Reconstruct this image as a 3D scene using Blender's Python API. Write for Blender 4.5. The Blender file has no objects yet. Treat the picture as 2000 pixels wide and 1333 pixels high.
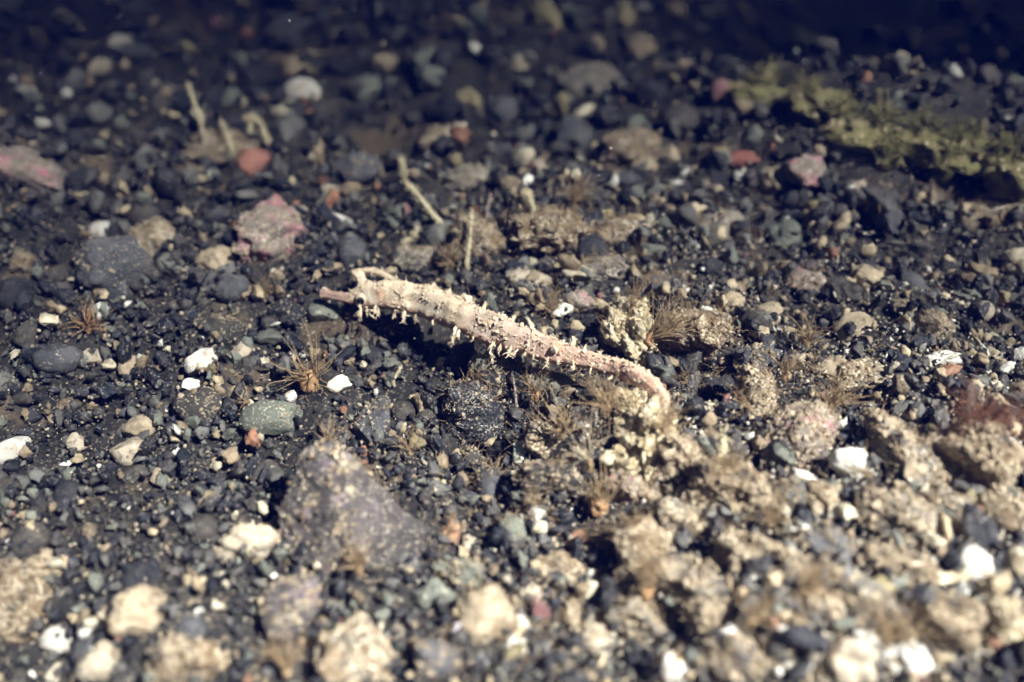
import bpy, math, random
import numpy as np
from mathutils import Vector, Matrix, Quaternion, noise
R = math.radians
C = bpy.context.scene.collection
SC = bpy.context.scene

# ------------------------------------------------------------------ camera, light, exposure
CAM_H, PITCH, FPX = 13.0, R(38), 1732.0           # one unit is one centimetre
cam_d = bpy.data.cameras.new('camera'); cam = bpy.data.objects.new('camera', cam_d); C.objects.link(cam)
cam.location = (0, 0, CAM_H); cam.rotation_euler = (R(90) - PITCH, 0, 0)
cam_d.sensor_width = 36; cam_d.lens = 36 * FPX / 2000
cam_d.clip_start = 0.1; cam_d.clip_end = 2000
cam_d.dof.use_dof = True; cam_d.dof.focus_distance = 19.2
cam_d.dof.aperture_fstop = (cam_d.lens / 1000) / 0.42
SC.camera = cam
SC.cycles.use_denoising = True
SUN_EL, SUN_AZ = R(53), R(124)                      # azimuth measured from straight ahead (+Y) towards the right (+X)
W = bpy.data.worlds.new('World'); SC.world = W; W.use_nodes = True
wn = W.node_tree.nodes; wl = W.node_tree.links
sky = wn.new('ShaderNodeTexSky'); sky.sky_type = 'NISHITA'; sky.sun_disc = False
sky.sun_elevation = SUN_EL; sky.sun_rotation = SUN_AZ
wl.new(sky.outputs[0], wn['Background'].inputs[0]); wn['Background'].inputs[1].default_value = 0.02   # night: hardly any light from above the water
sd = bpy.data.lights.new('sun', 'SUN'); sun = bpy.data.objects.new('sun', sd); C.objects.link(sun)
sd.energy = 5.0; sd.angle = R(0.5); sd.color = (1.0, 0.965, 0.95)
sv = Vector((math.cos(SUN_EL) * math.sin(SUN_AZ), math.cos(SUN_EL) * math.cos(SUN_AZ), math.sin(SUN_EL)))
sun.rotation_euler = sv.to_track_quat('Z', 'Y').to_euler(); sun.location = (20, 20, 40)
vs = SC.view_settings; vs.view_transform = 'Standard'; vs.look = 'None'; vs.gamma = 1; vs.use_curve_mapping = False
vs.exposure = 5.5

# ------------------------------------------------------------------ geometry of the view and the seabed
FWD = Vector((0, math.cos(PITCH), -math.sin(PITCH))); UP = Vector((0, math.sin(PITCH), math.cos(PITCH))); RT = Vector((1, 0, 0))
def ray(px, py): return (RT * ((px - 1000) / FPX) + UP * (-(py - 666.5) / FPX) + FWD)
def proj(p):
    v = Vector(p) - cam.location; z = v.dot(FWD)
    if z < .5: return (-9999, -9999, z)
    return (1000 + FPX * v.dot(RT) / z, 666.5 - FPX * v.dot(UP) / z, z)
def flat(px, py):                                   # the point of the plane z = 0 seen at that pixel
    d = ray(px, py); t = -CAM_H / d.z; return cam.location + d * t
MOUNDS = [  # pixel, radius in cm, height
    (1650, 1150, 4.2, 1.1), (1250, 900, 2.0, .55), (720, 1010, 1.6, .2), (1880, 860, 3.2, 1.0), (1100, 450, 3.2, .45),
    (520, 470, 2.2, .35), (1400, 640, 2.0, .3), (300, 1250, 2.0, .5), (420, 260, 3.0, .5), (900, 1230, 2.2, .45), (1560, 800, 1.6, .35),
    (1550, 215, 5.0, 1.3), (1780, 265, 5.0, 1.5), (1980, 330, 6.0, 1.6), (60, 330, 4.0, .8), (1150, 120, 6.0, .7), (1080,40,5.,.8),
    (770, 262, 1.6, -1.2), (940, 880, 1.1, -.75), (1390, 770, 1.0, -.8), (1660, 870, 1.0, -.7), (1040, 215, 2.5, -.7),
    (800, 700, 1.6, -.45), (70, 1270, 1.3, -1.0), (330, 780, .9, -.4), (130, 500, 1.2, -.6), (1850, 60, 9.0, -5.0), (1680, 70, 6., -3.0), (1850,420,2.5,-.7), (1200,110,2.5,-.6)]
MND = [(flat(a, b), r, h) for a, b, r, h in MOUNDS]
MX = np.array([m[0].x for m in MND]); MY = np.array([m[0].y for m in MND]); MR = np.array([m[1] for m in MND]); MH = np.array([m[2] for m in MND])
def hgt(x, y):
    e = float(np.sum(MH * np.exp(-((x - MX) ** 2 + (y - MY) ** 2) / MR ** 2)))
    return e + .5 * noise.noise((x * .35, y * .35, 3.1)) + .36 * noise.noise((x * .95, y * .95, 8.7))
def at(px, py, lift=0.0):                           # where that pixel's ray meets the seabed (raised by lift)
    d = ray(px, py); t = 4.0
    for _ in range(4000):
        p = cam.location + d * t
        g = p.z - (hgt(p.x, p.y) + lift)
        if g < .004: return p
        t += max(.004, g * .5)
        if t > 140: break
    return cam.location + d * 60

# ------------------------------------------------------------------ helpers
def tag(o, label=None, cat=None, group=None, kind=None):
    for k, v in (('label', label), ('category', cat), ('group', group), ('kind', kind)):
        if v: o[k] = v
    return o
def link(name, me, mat, parent=None, loc=(0, 0, 0)):
    o = bpy.data.objects.new(name, me); C.objects.link(o); o.location = loc
    if parent is not None: o.parent = parent
    if mat and not me.materials: me.materials.append(mat)
    return o
def empty(name, loc):
    o = bpy.data.objects.new(name, None); C.objects.link(o); o.location = loc; o.empty_display_size = .2; return o
def np_mesh(name, v, f, smooth=True, col=None):
    """v (n,3) float, f (m,3) int: one triangle mesh"""
    me = bpy.data.meshes.new(name); v = np.asarray(v, np.float32); f = np.asarray(f, np.int32)
    me.vertices.add(len(v)); me.vertices.foreach_set('co', v.ravel())
    me.loops.add(f.size); me.loops.foreach_set('vertex_index', f.ravel())
    me.polygons.add(len(f)); me.polygons.foreach_set('loop_start', np.arange(0, f.size, 3, dtype=np.int32))
    me.polygons.foreach_set('use_smooth', np.full(len(f), smooth))
    if col is not None:
        a = me.color_attributes.new('Col', 'FLOAT_COLOR', 'POINT')
        c = np.ones((len(v), 4), np.float32); c[:, :3] = col; a.data.foreach_set('color', c.ravel())
    me.update(calc_edges=True); me.validate(); return me
def ico(n):
    t = (1 + 5 ** .5) / 2
    v = [Vector(p).normalized() for p in [(-1,t,0),(1,t,0),(-1,-t,0),(1,-t,0),(0,-1,t),(0,1,t),(0,-1,-t),(0,1,-t),(t,0,-1),(t,0,1),(-t,0,-1),(-t,0,1)]]
    f = [(0,11,5),(0,5,1),(0,1,7),(0,7,10),(0,10,11),(1,5,9),(5,11,4),(11,10,2),(10,7,6),(7,1,8),(3,9,4),(3,4,2),(3,2,6),(3,6,8),(3,8,9),(4,9,5),(2,4,11),(6,2,10),(8,6,7),(9,8,1)]
    for _ in range(n):
        m = {}; nf = []
        def mid(a, b):
            k = (min(a, b), max(a, b))
            if k not in m: v.append(((v[a] + v[b]) / 2).normalized()); m[k] = len(v) - 1
            return m[k]
        for a, b, c in f:
            x, y, z = mid(a, b), mid(b, c), mid(c, a); nf += [(a, x, z), (b, y, x), (c, z, y), (x, y, z)]
        f = nf
    return np.array([tuple(p) for p in v]), np.array(f)
ICO = {n: ico(n) for n in range(0, 6)}
OCT = (np.array([(1,0,0),(-1,0,0),(0,1,0),(0,-1,0),(0,0,1),(0,0,-1)], float), np.array([(0,2,4),(2,1,4),(1,3,4),(3,0,4),(2,0,5),(1,2,5),(3,1,5),(0,3,5)]))
def rock_verts(seed, n, radii, facets=5, lump=.16, rough=.05, fine=.02, roll=0.0, facet_d=(.62, .9), cuts=()):
    """unit sphere cut by planes, roughened in three octaves; returns verts, faces, outward normals"""
    rg = random.Random(seed); v, f = ICO[n]; v = v.copy()
    for _ in range(facets):
        a = np.array([rg.gauss(0, 1) for _ in range(3)]); a /= np.linalg.norm(a); d = rg.uniform(*facet_d)
        s = v @ a; k = s > d; v[k] -= np.outer((s[k] - d) * .93, a)
    for (cx, cy, cz, d) in cuts:                      # chosen fracture planes: right, up, away
        a = RT * cx + UP * cy + FWD * cz; a = np.array(a.normalized()); s = v @ a; k = s > d; v[k] -= np.outer((s[k] - d) * .95, a)
    off = Vector((rg.uniform(-50, 50), rg.uniform(-50, 50), rg.uniform(-50, 50)))
    rad = np.array(radii); R0 = max(radii)
    out = np.empty_like(v)
    for i, p in enumerate(v):
        q = Vector(p); nd = q.normalized()
        s = 1 + lump * noise.noise(q * 1.3 + off) + .45 * lump * noise.noise(q * 2.9 + off)
        w = q * R0
        s += rough * noise.fractal(w * 2.6 + off, 1.0, 2.0, 3) / max(R0, .25) ** .4
        if fine: s += fine * noise.noise(w * 13 + off) + .6 * fine * noise.noise(w * 29 + off)
        out[i] = p * s
    out *= rad
    if roll:
        q = Quaternion(FWD, roll).to_matrix(); out = out @ np.array(q).T
    return out, f
def vnormals(v, f):
    n = np.zeros_like(v); a = np.cross(v[f[:, 1]] - v[f[:, 0]], v[f[:, 2]] - v[f[:, 0]])
    for k in range(3): np.add.at(n, f[:, k], a)
    return n / (np.linalg.norm(n, axis=1, keepdims=True) + 1e-9)
NR = np.random.default_rng(11)
def rand_rot(n, rng):
    q = rng.normal(size=(n, 4)); q /= np.linalg.norm(q, axis=1, keepdims=True); w, x, y, z = q.T
    return np.stack([np.stack([1-2*(y*y+z*z), 2*(x*y-z*w), 2*(x*z+y*w)], -1), np.stack([2*(x*y+z*w), 1-2*(x*x+z*z), 2*(y*z-x*w)], -1), np.stack([2*(x*z-y*w), 2*(y*z+x*w), 1-2*(x*x+y*y)], -1)], 1)
def scatter(protos, pos, scale, rng, col=None, rot=None):
    """copies of prototype shapes joined into one vertex and face list"""
    n = len(pos); rot = rand_rot(n, rng) if rot is None else rot
    pick = rng.integers(0, len(protos), n); V, F, K = [], [], []; base = 0
    for i, (pv, pf) in enumerate(protos):
        s = np.where(pick == i)[0]
        if not len(s): continue
        m = rot[s] * scale[s][:, None, :]
        v = np.einsum('nij,kj->nki', m, pv) + pos[s][:, None, :]
        V.append(v.reshape(-1, 3)); F.append((pf[None] + (np.arange(len(s)) * len(pv))[:, None, None]).reshape(-1, 3) + base)
        if col is not None: K.append(np.repeat(col[s], len(pv), 0))
        base += len(s) * len(pv)
    return np.concatenate(V), np.concatenate(F), (np.concatenate(K) if col is not None else None)
def tube(pts, radii, sides=6, cap=True):
    pts = [Vector(p) for p in pts]; V, F = [], []; n = len(pts); up = Vector((.3, .2, .9))
    for i, p in enumerate(pts):
        t = (pts[min(i + 1, n - 1)] - pts[max(i - 1, 0)]).normalized(); a = t.cross(up)
        if a.length < .05: a = t.cross(Vector((1, 0, 0)))
        a.normalize(); b = t.cross(a)
        for k in range(sides):
            w = 2 * math.pi * k / sides; V.append(p + (a * math.cos(w) + b * math.sin(w)) * radii[i])
    for i in range(n - 1):
        for k in range(sides):
            a, b = i * sides + k, i * sides + (k + 1) % sides; c, d = a + sides, b + sides
            F += [(a, b, d), (a, d, c)]
    if cap:
        V += [pts[0], pts[-1]]
        for k in range(sides):
            F.append((k, n * sides, (k + 1) % sides)); F.append(((n - 1) * sides + (k + 1) % sides, n * sides + 1, (n - 1) * sides + k))
    return np.array([tuple(p) for p in V]), np.array(F)
def join(parts):
    V, F, b = [], [], 0
    for v, f in parts: V.append(v); F.append(f + b); b += len(v)
    return np.concatenate(V), np.concatenate(F)

# ------------------------------------------------------------------ materials
def stone(name, c1, c2, patch=None, patch_amt=.0, patch_scale=2.2, speck=(.42, .36, .27), speck_amt=.35, rough=.8, bump=.5, low=1.2, attr=False, sscale=16.0, trans=0.0, patch2=None, patch2_amt=0):
    m = bpy.data.materials.new(name); m.use_nodes = True; nt = m.node_tree; N = nt.nodes; L = nt.links; b = N['Principled BSDF']
    tc = N.new('ShaderNodeTexCoord'); oi = N.new('ShaderNodeObjectInfo')
    mu = N.new('ShaderNodeMath'); mu.operation = 'MULTIPLY'; mu.inputs[1].default_value = 37.0; L.new(oi.outputs['Random'], mu.inputs[0])
    ad = N.new('ShaderNodeVectorMath'); ad.operation = 'ADD'; L.new(tc.outputs['Object'], ad.inputs[0]); L.new(mu.outputs[0], ad.inputs[1])
    def nz(scale, det=3, ro=.6):
        t = N.new('ShaderNodeTexNoise'); t.inputs['Scale'].default_value = scale; t.inputs['Detail'].default_value = det; t.inputs['Roughness'].default_value = ro
        L.new(ad.outputs[0], t.inputs['Vector']); return t.outputs['Fac']
    def ramp(src, lo, hi):
        r = N.new('ShaderNodeMapRange'); r.inputs['From Min'].default_value = lo; r.inputs['From Max'].default_value = hi; L.new(src, r.inputs['Value']); return r.outputs[0]
    def mix(fac, a, c):
        x = N.new('ShaderNodeMix'); x.data_type = 'RGBA'; L.new(fac, x.inputs[0])
        for s, val in ((6, a), (7, c)):
            if isinstance(val, tuple): x.inputs[s].default_value = (*val, 1)
            else: L.new(val, x.inputs[s])
        return x.outputs[2]
    lo = nz(low, 3)
    if attr:
        at_ = N.new('ShaderNodeAttribute'); at_.attribute_name = 'Col'; base = at_.outputs['Color']
        hv = N.new('ShaderNodeHueSaturation'); L.new(base, hv.inputs['Color']); L.new(ramp(nz(5.0, 3), .25, .75), hv.inputs['Value'])
        mm = N.new('ShaderNodeMapRange'); mm.inputs['To Min'].default_value = .65; mm.inputs['To Max'].default_value = 1.3
        L.new(nz(5.0, 3), mm.inputs['Value']); mm.inputs['From Min'].default_value = .3; mm.inputs['From Max'].default_value = .7
        L.new(mm.outputs[0], hv.inputs['Value']); colr = hv.outputs[0]
    else: colr = mix(ramp(lo, .35, .65), c1, c2)
    if patch: colr = mix(ramp(nz(patch_scale, 5, .7), .62 - .4 * patch_amt, .70 - .4 * patch_amt), colr, patch)
    if patch2: colr = mix(ramp(nz(patch_scale * 1.7, 5, .72), .62 - .4 * patch2_amt, .69 - .4 * patch2_amt), colr, patch2)
    sp = nz(sscale, 4, .65)
    if speck_amt:                                     # specks of silt gather in patches
        pm = N.new('ShaderNodeMath'); pm.operation = 'MULTIPLY'; L.new(ramp(sp, .64 - .3 * speck_amt, .70 - .3 * speck_amt), pm.inputs[0])
        L.new(ramp(nz(low * 2.3, 3), .38, .58), pm.inputs[1]); colr = mix(pm.outputs[0], colr, speck)
    L.new(colr, b.inputs['Base Color']); b.inputs['Roughness'].default_value = rough; b.inputs['Specular IOR Level'].default_value = .25
    if trans:
        b.inputs['Subsurface Weight'].default_value = trans; b.inputs['Subsurface Radius'].default_value = (.3, .2, .1); b.inputs['Subsurface Scale'].default_value = .4
    bp = N.new('ShaderNodeBump'); bp.inputs['Strength'].default_value = bump; bp.inputs['Distance'].default_value = .05
    L.new(sp, bp.inputs['Height']); L.new(bp.outputs[0], b.inputs['Normal'])
    return m
SILT = (.46, .39, .28)
M = {
 'basalt': stone('basalt', (.016, .018, .022), (.042, .042, .048), speck=(.30, .27, .22), speck_amt=.16, sscale=20),
 'black': stone('black_stone', (.014, .015, .020), (.035, .035, .042), speck=(.5, .48, .45), speck_amt=.33, sscale=24, bump=.8),
 'dark': stone('dark_stone', (.03, .028, .026), (.075, .068, .06), speck=(.36, .31, .24), speck_amt=.26),
 'slate': stone('slate_grey_stone', (.05, .052, .06), (.10, .10, .105), speck=(.42, .38, .30), speck_amt=.2),
 'grey': stone('grey_stone', (.09, .09, .085), (.17, .165, .15), speck=(.5, .45, .36), speck_amt=.22),
 'greygreen': stone('grey_green_stone', (.10, .115, .095), (.19, .20, .165), speck=(.5, .46, .36), speck_amt=.28),
 'palegreen': stone('pale_green_stone', (.40, .46, .38), (.58, .62, .54), speck=(.68, .68, .6), speck_amt=.1, bump=.2),
 'white': stone('white_stone', (.50, .47, .41), (.72, .70, .65), patch=(.45, .34, .21), patch_amt=.16, patch_scale=3.0, speck=(.3, .25, .19), speck_amt=.22, bump=.5),
 'cream': stone('cream_stone', (.38, .32, .23), (.56, .48, .37), patch=(.2, .16, .11), patch_amt=.2, speck=(.66, .6, .5), speck_amt=.3, bump=.8),
 'tan': stone('tan_stone', (.26, .205, .135), (.42, .34, .235), patch=(.13, .10, .07), patch_amt=.14, speck=(.6, .53, .4), speck_amt=.3),
 'ochre': stone('ochre_stone', (.26, .22, .12), (.40, .34, .20), patch=(.18, .14, .07), patch_amt=.12, speck=(.65, .58, .4), speck_amt=.25),
 'pinkcrust': stone('pink_crusted_stone', (.13, .115, .10), (.24, .20, .16), patch=(.42, .17, .20), patch_amt=.22, patch_scale=1.6, speck=(.62, .5, .42), speck_amt=.42),
 'purple': stone('purple_crusted_stone', (.042, .038, .039), (.085, .075, .072), patch=(.16, .125, .15), patch_amt=.14, patch_scale=1.7, speck=(.44, .39, .31), speck_amt=.3, patch2=(.36, .31, .22), patch2_amt=.12, bump=.9),
 'yellow': stone('yellow_sponge', (.36, .29, .17), (.54, .46, .31), patch=(.13, .11, .07), patch_amt=.16, patch_scale=3.0, speck=(.78, .72, .58), speck_amt=.5, bump=1.0),
 'crust': stone('brown_silt_crust', (.115, .078, .042), (.205, .143, .08), patch=(.055, .045, .038), patch_amt=.3, patch_scale=2.6, speck=(.58, .49, .36), speck_amt=.5, bump=1.0),
 'greycrust': stone('grey_silt_crust', (.09, .085, .08), (.17, .155, .13), patch=(.05, .048, .05), patch_amt=.18, patch_scale=2.6, speck=(.58, .5, .38), speck_amt=.48, bump=1.0),
 'palecrust': stone('pale_silt_crust', (.165, .118, .068), (.28, .205, .125), patch=(.06, .052, .045), patch_amt=.28, patch_scale=3.0, speck=(.72, .63, .48), speck_amt=.5, bump=1.0),
 'red': stone('red_stone', (.24, .095, .075), (.34, .16, .12), speck=(.6, .4, .3), speck_amt=.15),
 'orange': stone('orange_stone', (.26, .145, .09), (.36, .22, .14), speck=(.6, .45, .3), speck_amt=.15),
 'lavender': stone('lavender_white_stone', (.58, .56, .66), (.76, .74, .78), patch=(.42, .40, .25), patch_amt=.1, speck_amt=.05, bump=.2),
 'silt': stone('silt_grain', (.19, .145, .09), (.46, .38, .27), low=3, speck_amt=0, bump=.1),
 'goldgrain': stone('golden_grain', (.36, .28, .15), (.62, .53, .36), low=3, speck_amt=0, bump=.1),
 'gravel': stone('gravel_mix', (0, 0, 0), (0, 0, 0), speck=(.36, .31, .24), speck_amt=.22, attr=True, sscale=18, bump=.7, rough=.42),
 'seabed': stone('black_sand', patch=(.12, .09, .06), patch_amt=.16, patch_scale=.3, c1=(.014, .014, .015), c2=(.042, .039, .036), speck=(.26, .22, .16), speck_amt=.26, sscale=12, bump=1.0),
 'weed': stone('brown_hydroid', (.25, .17, .09), (.40, .29, .17), low=4, speck=(.5, .4, .25), speck_amt=.3, trans=.0, bump=.2),
 'fuzz_brown': stone('brown_algal_fuzz', (.20, .135, .07), (.36, .26, .15), low=2, speck=(.55, .45, .3), speck_amt=.3, bump=.2),
 'weed_pale': stone('pale_hydroid', (.40, .33, .22), (.6, .53, .4), low=4, speck=(.75, .7, .6), speck_amt=.3, bump=.2),
 'anemone': stone('orange_anemone', (.24, .14, .07), (.38, .22, .10), low=3, speck=(.55, .43, .3), speck_amt=.3, bump=.4),
 'green': stone('olive_weed', (.13, .115, .05), (.29, .26, .12), low=1.5, speck=(.4, .38, .16), speck_amt=.3),
 'redweed': stone('red_weed', (.16, .07, .045), (.28, .14, .085), low=2, speck=(.5, .3, .16), speck_amt=.2),
 'twig': stone('pale_twig', (.42, .36, .22), (.6, .53, .36), low=5, speck=(.7, .65, .5), speck_amt=.3),
 'shell': stone('white_shell', (.68, .62, .48), (.82, .78, .68), low=4, speck=(.5, .4, .25), speck_amt=.1, bump=.2),
}
def see_through(name, amount):                          # thin jelly-like tissue lets some light straight through
    m = M[name]; nt = m.node_tree; b = nt.nodes['Principled BSDF']; out = nt.nodes['Material Output']
    t = nt.nodes.new('ShaderNodeBsdfTransparent'); x = nt.nodes.new('ShaderNodeMixShader'); x.inputs[0].default_value = amount
    nt.links.new(b.outputs[0], x.inputs[1]); nt.links.new(t.outputs[0], x.inputs[2]); nt.links.new(x.outputs[0], out.inputs['Surface'])
see_through('weed', .32); see_through('weed_pale', .35); see_through('redweed', .45); see_through('green', .2)
def fish_mat():
    m = stone('pipefish_skin', (0, 0, 0), (0, 0, 0), speck=(.70, .60, .48), speck_amt=.3, attr=True, sscale=24, bump=.8)
    m.node_tree.nodes['Principled BSDF'].inputs['Subsurface Weight'].default_value = .12
    m.node_tree.nodes['Principled BSDF'].inputs['Subsurface Radius'].default_value = (.12, .06, .04)
    m.node_tree.nodes['Principled BSDF'].inputs['Subsurface Scale'].default_value = 1.0
    return m
M['fish'] = fish_mat()
M['fuzz'] = stone('cream_skin_fuzz', (.50, .40, .28), (.74, .62, .46), low=2.5, speck_amt=0, bump=.1)
eye_m = bpy.data.materials.new('black_eye'); eye_m.use_nodes = True
eye_m.node_tree.nodes['Principled BSDF'].inputs['Base Color'].default_value = (.006, .006, .008, 1); eye_m.node_tree.nodes['Principled BSDF'].inputs['Roughness'].default_value = .08

# ------------------------------------------------------------------ setting: seabed and water
def seabed():
    xs = np.concatenate([np.linspace(-400, -46, 8), np.linspace(-44, 44, 210), np.linspace(46, 400, 8)])
    ys = np.concatenate([np.linspace(-300, -8, 6), np.linspace(-6, 75, 220), np.linspace(78, 500, 8)])
    X, Y = np.meshgrid(xs, ys); Z = np.array([[hgt(x, y) for x in xs] for y in ys])
    v = np.stack([X, Y, Z], -1).reshape(-1, 3); nx = len(xs); i = (np.arange(len(ys) - 1)[:, None] * nx + np.arange(nx - 1)[None]).ravel()
    f = np.concatenate([np.stack([i, i + 1, i + nx + 1], -1), np.stack([i, i + nx + 1, i + nx], -1)])
    tag(link('seabed', np_mesh('seabed', v, f), M['seabed']), kind='structure')
seabed()
def water():
    v = np.array([(x, y, z) for x in (-410, 410) for y in (-310, 510) for z in (-105, 14.2)], float)
    f = np.array([(0,1,3),(0,3,2),(4,6,7),(4,7,5),(0,4,5),(0,5,1),(2,3,7),(2,7,6),(0,2,6),(0,6,4),(1,5,7),(1,7,3)])
    m = bpy.data.materials.new('sea_water'); m.use_nodes = True; nt = m.node_tree; nt.nodes.remove(nt.nodes['Principled BSDF'])
    pv = nt.nodes.new('ShaderNodeVolumePrincipled'); pv.inputs['Color'].default_value = (.00004, .0002, .0020, 1); pv.inputs['Density'].default_value = .094  # dark absorbing water put in for the strobe's falloff; blue tints the blacks
    pv.inputs['Absorption Color'].default_value = (.0010, .0018, .0010, 1)
    nt.links.new(pv.outputs[0], nt.nodes['Material Output'].inputs['Volume'])
    tag(link('haze', np_mesh('haze', v, f, False), m), kind='stuff')
water()

# ------------------------------------------------------------------ named stones: pixel centre, width, height
FOOT = []                                            # footprints that the loose gravel keeps clear of
MARKS = []                                           # (pixel, words) landmarks used in the labels of the loose pebbles
OCTJ = []
for s in range(6):
    rg = random.Random(900 + s); OCTJ.append((OCT[0] * np.array([[rg.uniform(.65, 1.3)] for _ in range(6)]), OCT[1]))
def grains(parent, v, f, n, size, mat, rng, name='silt_grain_layer', zmin=.15, tall=1.0, left=None):
    nr = vnormals(v, f); up = np.where((nr[:, 2] > zmin) & ((v[:, 0] < left) if left is not None else True))[0]
    if not len(up): return
    a = rng.choice(up, n); p = v[a] + rng.normal(size=(n, 3)) * (np.abs(v).max() * .02)
    # grains gather in patches
    keep = np.array([noise.noise(Vector(q) * 2.2 + Vector((parent.location.x, 0, 0))) > -.12 or rng.random() < .35 for q in p]); p = p[keep]; n = len(p)
    s = size * np.exp(rng.normal(size=n) * .45); sc = np.stack([s * rng.uniform(.7, 1.2, n), s * rng.uniform(.7, 1.2, n), s * rng.uniform(.7, 1.2, n) * tall], -1)
    vv, ff, _ = scatter(OCTJ, p, sc, rng)
    tag(link(name, np_mesh(name, vv, ff, False), mat, parent), kind='stuff')
SEED = [100]; ROCKS = []
def hero(name, label, cat, px, py, w, h, mat, roll=0, sub=4, facets=6, lump=.22, rough=.08, fine=.025, flatk=.85, emb=.38, grain=0, gsize=.024, gmat='silt', mark=None, group=None, facet_d=(.55, .88), clear=.82, cuts=()):
    SEED[0] += 1; seed = SEED[0]
    if sub == 4 and (py < 350 or px < 420 or px > 1720): sub = 3
    if sub == 5 and not (560 < px < 1600 and 400 < py < 1150): sub = 4
    d = ray(px, py); p = at(px, py); z = proj(p)[2]; el = math.asin(-d.normalized().z)
    rx = w / 2 * z / FPX; hh = h / 2 * z / FPX
    rz = min(flatk * rx, .78 * hh / math.cos(el)); ry = math.sqrt(max(hh ** 2 - (rz * math.cos(el)) ** 2, (.3 * hh) ** 2)) / math.sin(el); ry = min(ry, 2.2 * max(rx, rz))
    p = at(px, py, emb * rz)
    k = 1.07                                          # facets and noise shrink the outline a little
    v, f = rock_verts(seed, sub, (rx * k, ry * k, rz * k), facets, lump, rough, fine, R(roll), facet_d, cuts)
    o = link(name, np_mesh(name, v, f), M[mat], None, p); tag(o, label, cat, group)
    if grain: grains(o, v, f, grain, gsize, M[gmat], np.random.default_rng(seed))
    ROCKS.append((p, v, f))
    FOOT.append((p.x, p.y, rx * clear, ry * clear, R(roll) if abs(roll) > 0 else 0))
    if mark: MARKS.append((px, py, mark))
    return o, v, f, p
H = hero
bo_, bv_, bf_, bp_ = H('boulder', 'large purple-grey crusted boulder in the foreground, below the pipefish', 'rock', 704, 1020, 296, 262, 'purple', sub=5, facets=0, lump=.22, rough=.1, fine=.03, grain=160, gsize=.024, mark='the purple-grey boulder', flatk=1.0, emb=.2, cuts=((.70, .71, .1, .48), (.62, .42, -.66, .52), (-.45, .35, -.82, .66), (-.9, .4, 0, .84)))
grains(bo_, bv_, bf_, 900, .034, M['palecrust'], np.random.default_rng(3), 'pale_crust', -.2, .8, left=.1)
H('stone', 'rough black stone flecked with white, under the middle of the pipefish', 'stone', 922, 806, 128, 112, 'black', roll=18, sub=5, facets=6, lump=.2, rough=.12, fine=.035, grain=500, gsize=.02, mark='the rough black stone', flatk=1)
H('stone', 'angular slate-grey stone with pointed top, behind the purple-grey boulder', 'stone', 728, 832, 96, 130, 'slate', roll=-12, sub=4, facets=9, lump=.1, grain=220, mark='the angular slate stone', flatk=1.1, facet_d=(.5, .8))
H('pebble', 'smooth grey-green oval pebble with a white chip behind it', 'pebble', 535, 816, 126, 72, 'greygreen', roll=-8, sub=4, facets=3, lump=.08, rough=.02, fine=.006, grain=120, mark='the grey-green oval pebble', flatk=.6)
H('pebble', 'pale mint-green lobed pebble at the foot of a brown stone', 'pebble', 1030, 892, 66, 58, 'palegreen', roll=20, sub=4, facets=2, lump=.3, rough=.05, fine=.01, mark='the pale mint pebble')
H('stone', 'brown silt-covered stone behind the pale mint-green pebble', 'stone', 1062, 868, 92, 70, 'crust', roll=25, sub=4, grain=250, mark='the brown stone by the mint pebble')
H('pebble', 'smooth egg-shaped blue-grey pebble standing in the dark hollow', 'pebble', 958, 948, 54, 72, 'slate', sub=4, facets=0, lump=.06, rough=.015, fine=.005, grain=40, mark='the blue-grey egg pebble', flatk=1.1)
H('pebble', 'round charcoal pebble above the blue-grey egg-shaped pebble', 'pebble', 922, 902, 60, 50, 'dark', sub=4, grain=160)
H('stone', 'lumpy cream and pink crusted stone left of the purple-grey boulder', 'stone', 495, 1070, 138, 84, 'cream', sub=5, facets=3, lump=.25, rough=.14, fine=.03, grain=160, gmat='goldgrain', mark='the cream and pink stone')
H('rock', 'pink and grey crusted rock up left of the pipefish snout', 'rock', 530, 456, 118, 122, 'pinkcrust', roll=30, sub=5, facets=4, lump=.2, rough=.1, fine=.03, grain=500, gsize=.03, mark='the pink crusted rock', flatk=1)
H('shell', 'bright white shell fragment right of the pink crusted rock', 'shell', 655, 434, 58, 32, 'white', roll=8, sub=4, facets=5, lump=.15, rough=.03, fine=.005, mark='the white shell fragment', facet_d=(.4, .8))
H('pebble', 'round grey-green pebble behind the white shell fragment', 'pebble', 638, 403, 42, 34, 'greygreen', sub=3, facets=1, lump=.08)
H('stone', 'coral red rounded stone beside the dead twigs at upper left', 'stone', 497, 318, 58, 52, 'red', roll=30, sub=4, facets=1, lump=.15, mark='the coral red stone')
H('pebble', 'small white pebble right of the coral red stone', 'pebble', 543, 327, 36, 22, 'white', roll=25, sub=3, facets=2)
H('rock', 'tan branching rubble lump behind the coral red stone', 'rock', 430, 295, 130, 70, 'crust', sub=4, lump=.35, rough=.2, grain=200, gsize=.04, mark='the tan rubble lump')
H('rock', 'brown rubble rock with pale stalks growing behind the pipefish back', 'rock', 928, 474, 96, 88, 'crust', sub=5, lump=.22, rough=.14, fine=.04, grain=450, gsize=.03, mark='the brown stalked rock')
H('rock', 'wide tan rubble mound behind the pipefish middle', 'rock', 1078, 448, 150, 84, 'crust', sub=5, lump=.3, rough=.2, fine=.04, grain=700, gsize=.034, gmat='silt', mark='the wide tan rubble mound')
H('rock', 'knobbly pinkish tan rock right of the wide tan rubble mound', 'rock', 1196, 452, 104, 62, 'palecrust', sub=4, lump=.3, rough=.2, grain=300, gsize=.034, mark='the knobbly pinkish rock')
H('stone', 'orange cream stone just above the pipefish middle', 'stone', 1026, 550, 92, 44, 'cream', roll=5, sub=4, lump=.25, rough=.1, grain=80, mark='the orange cream stone')
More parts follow.
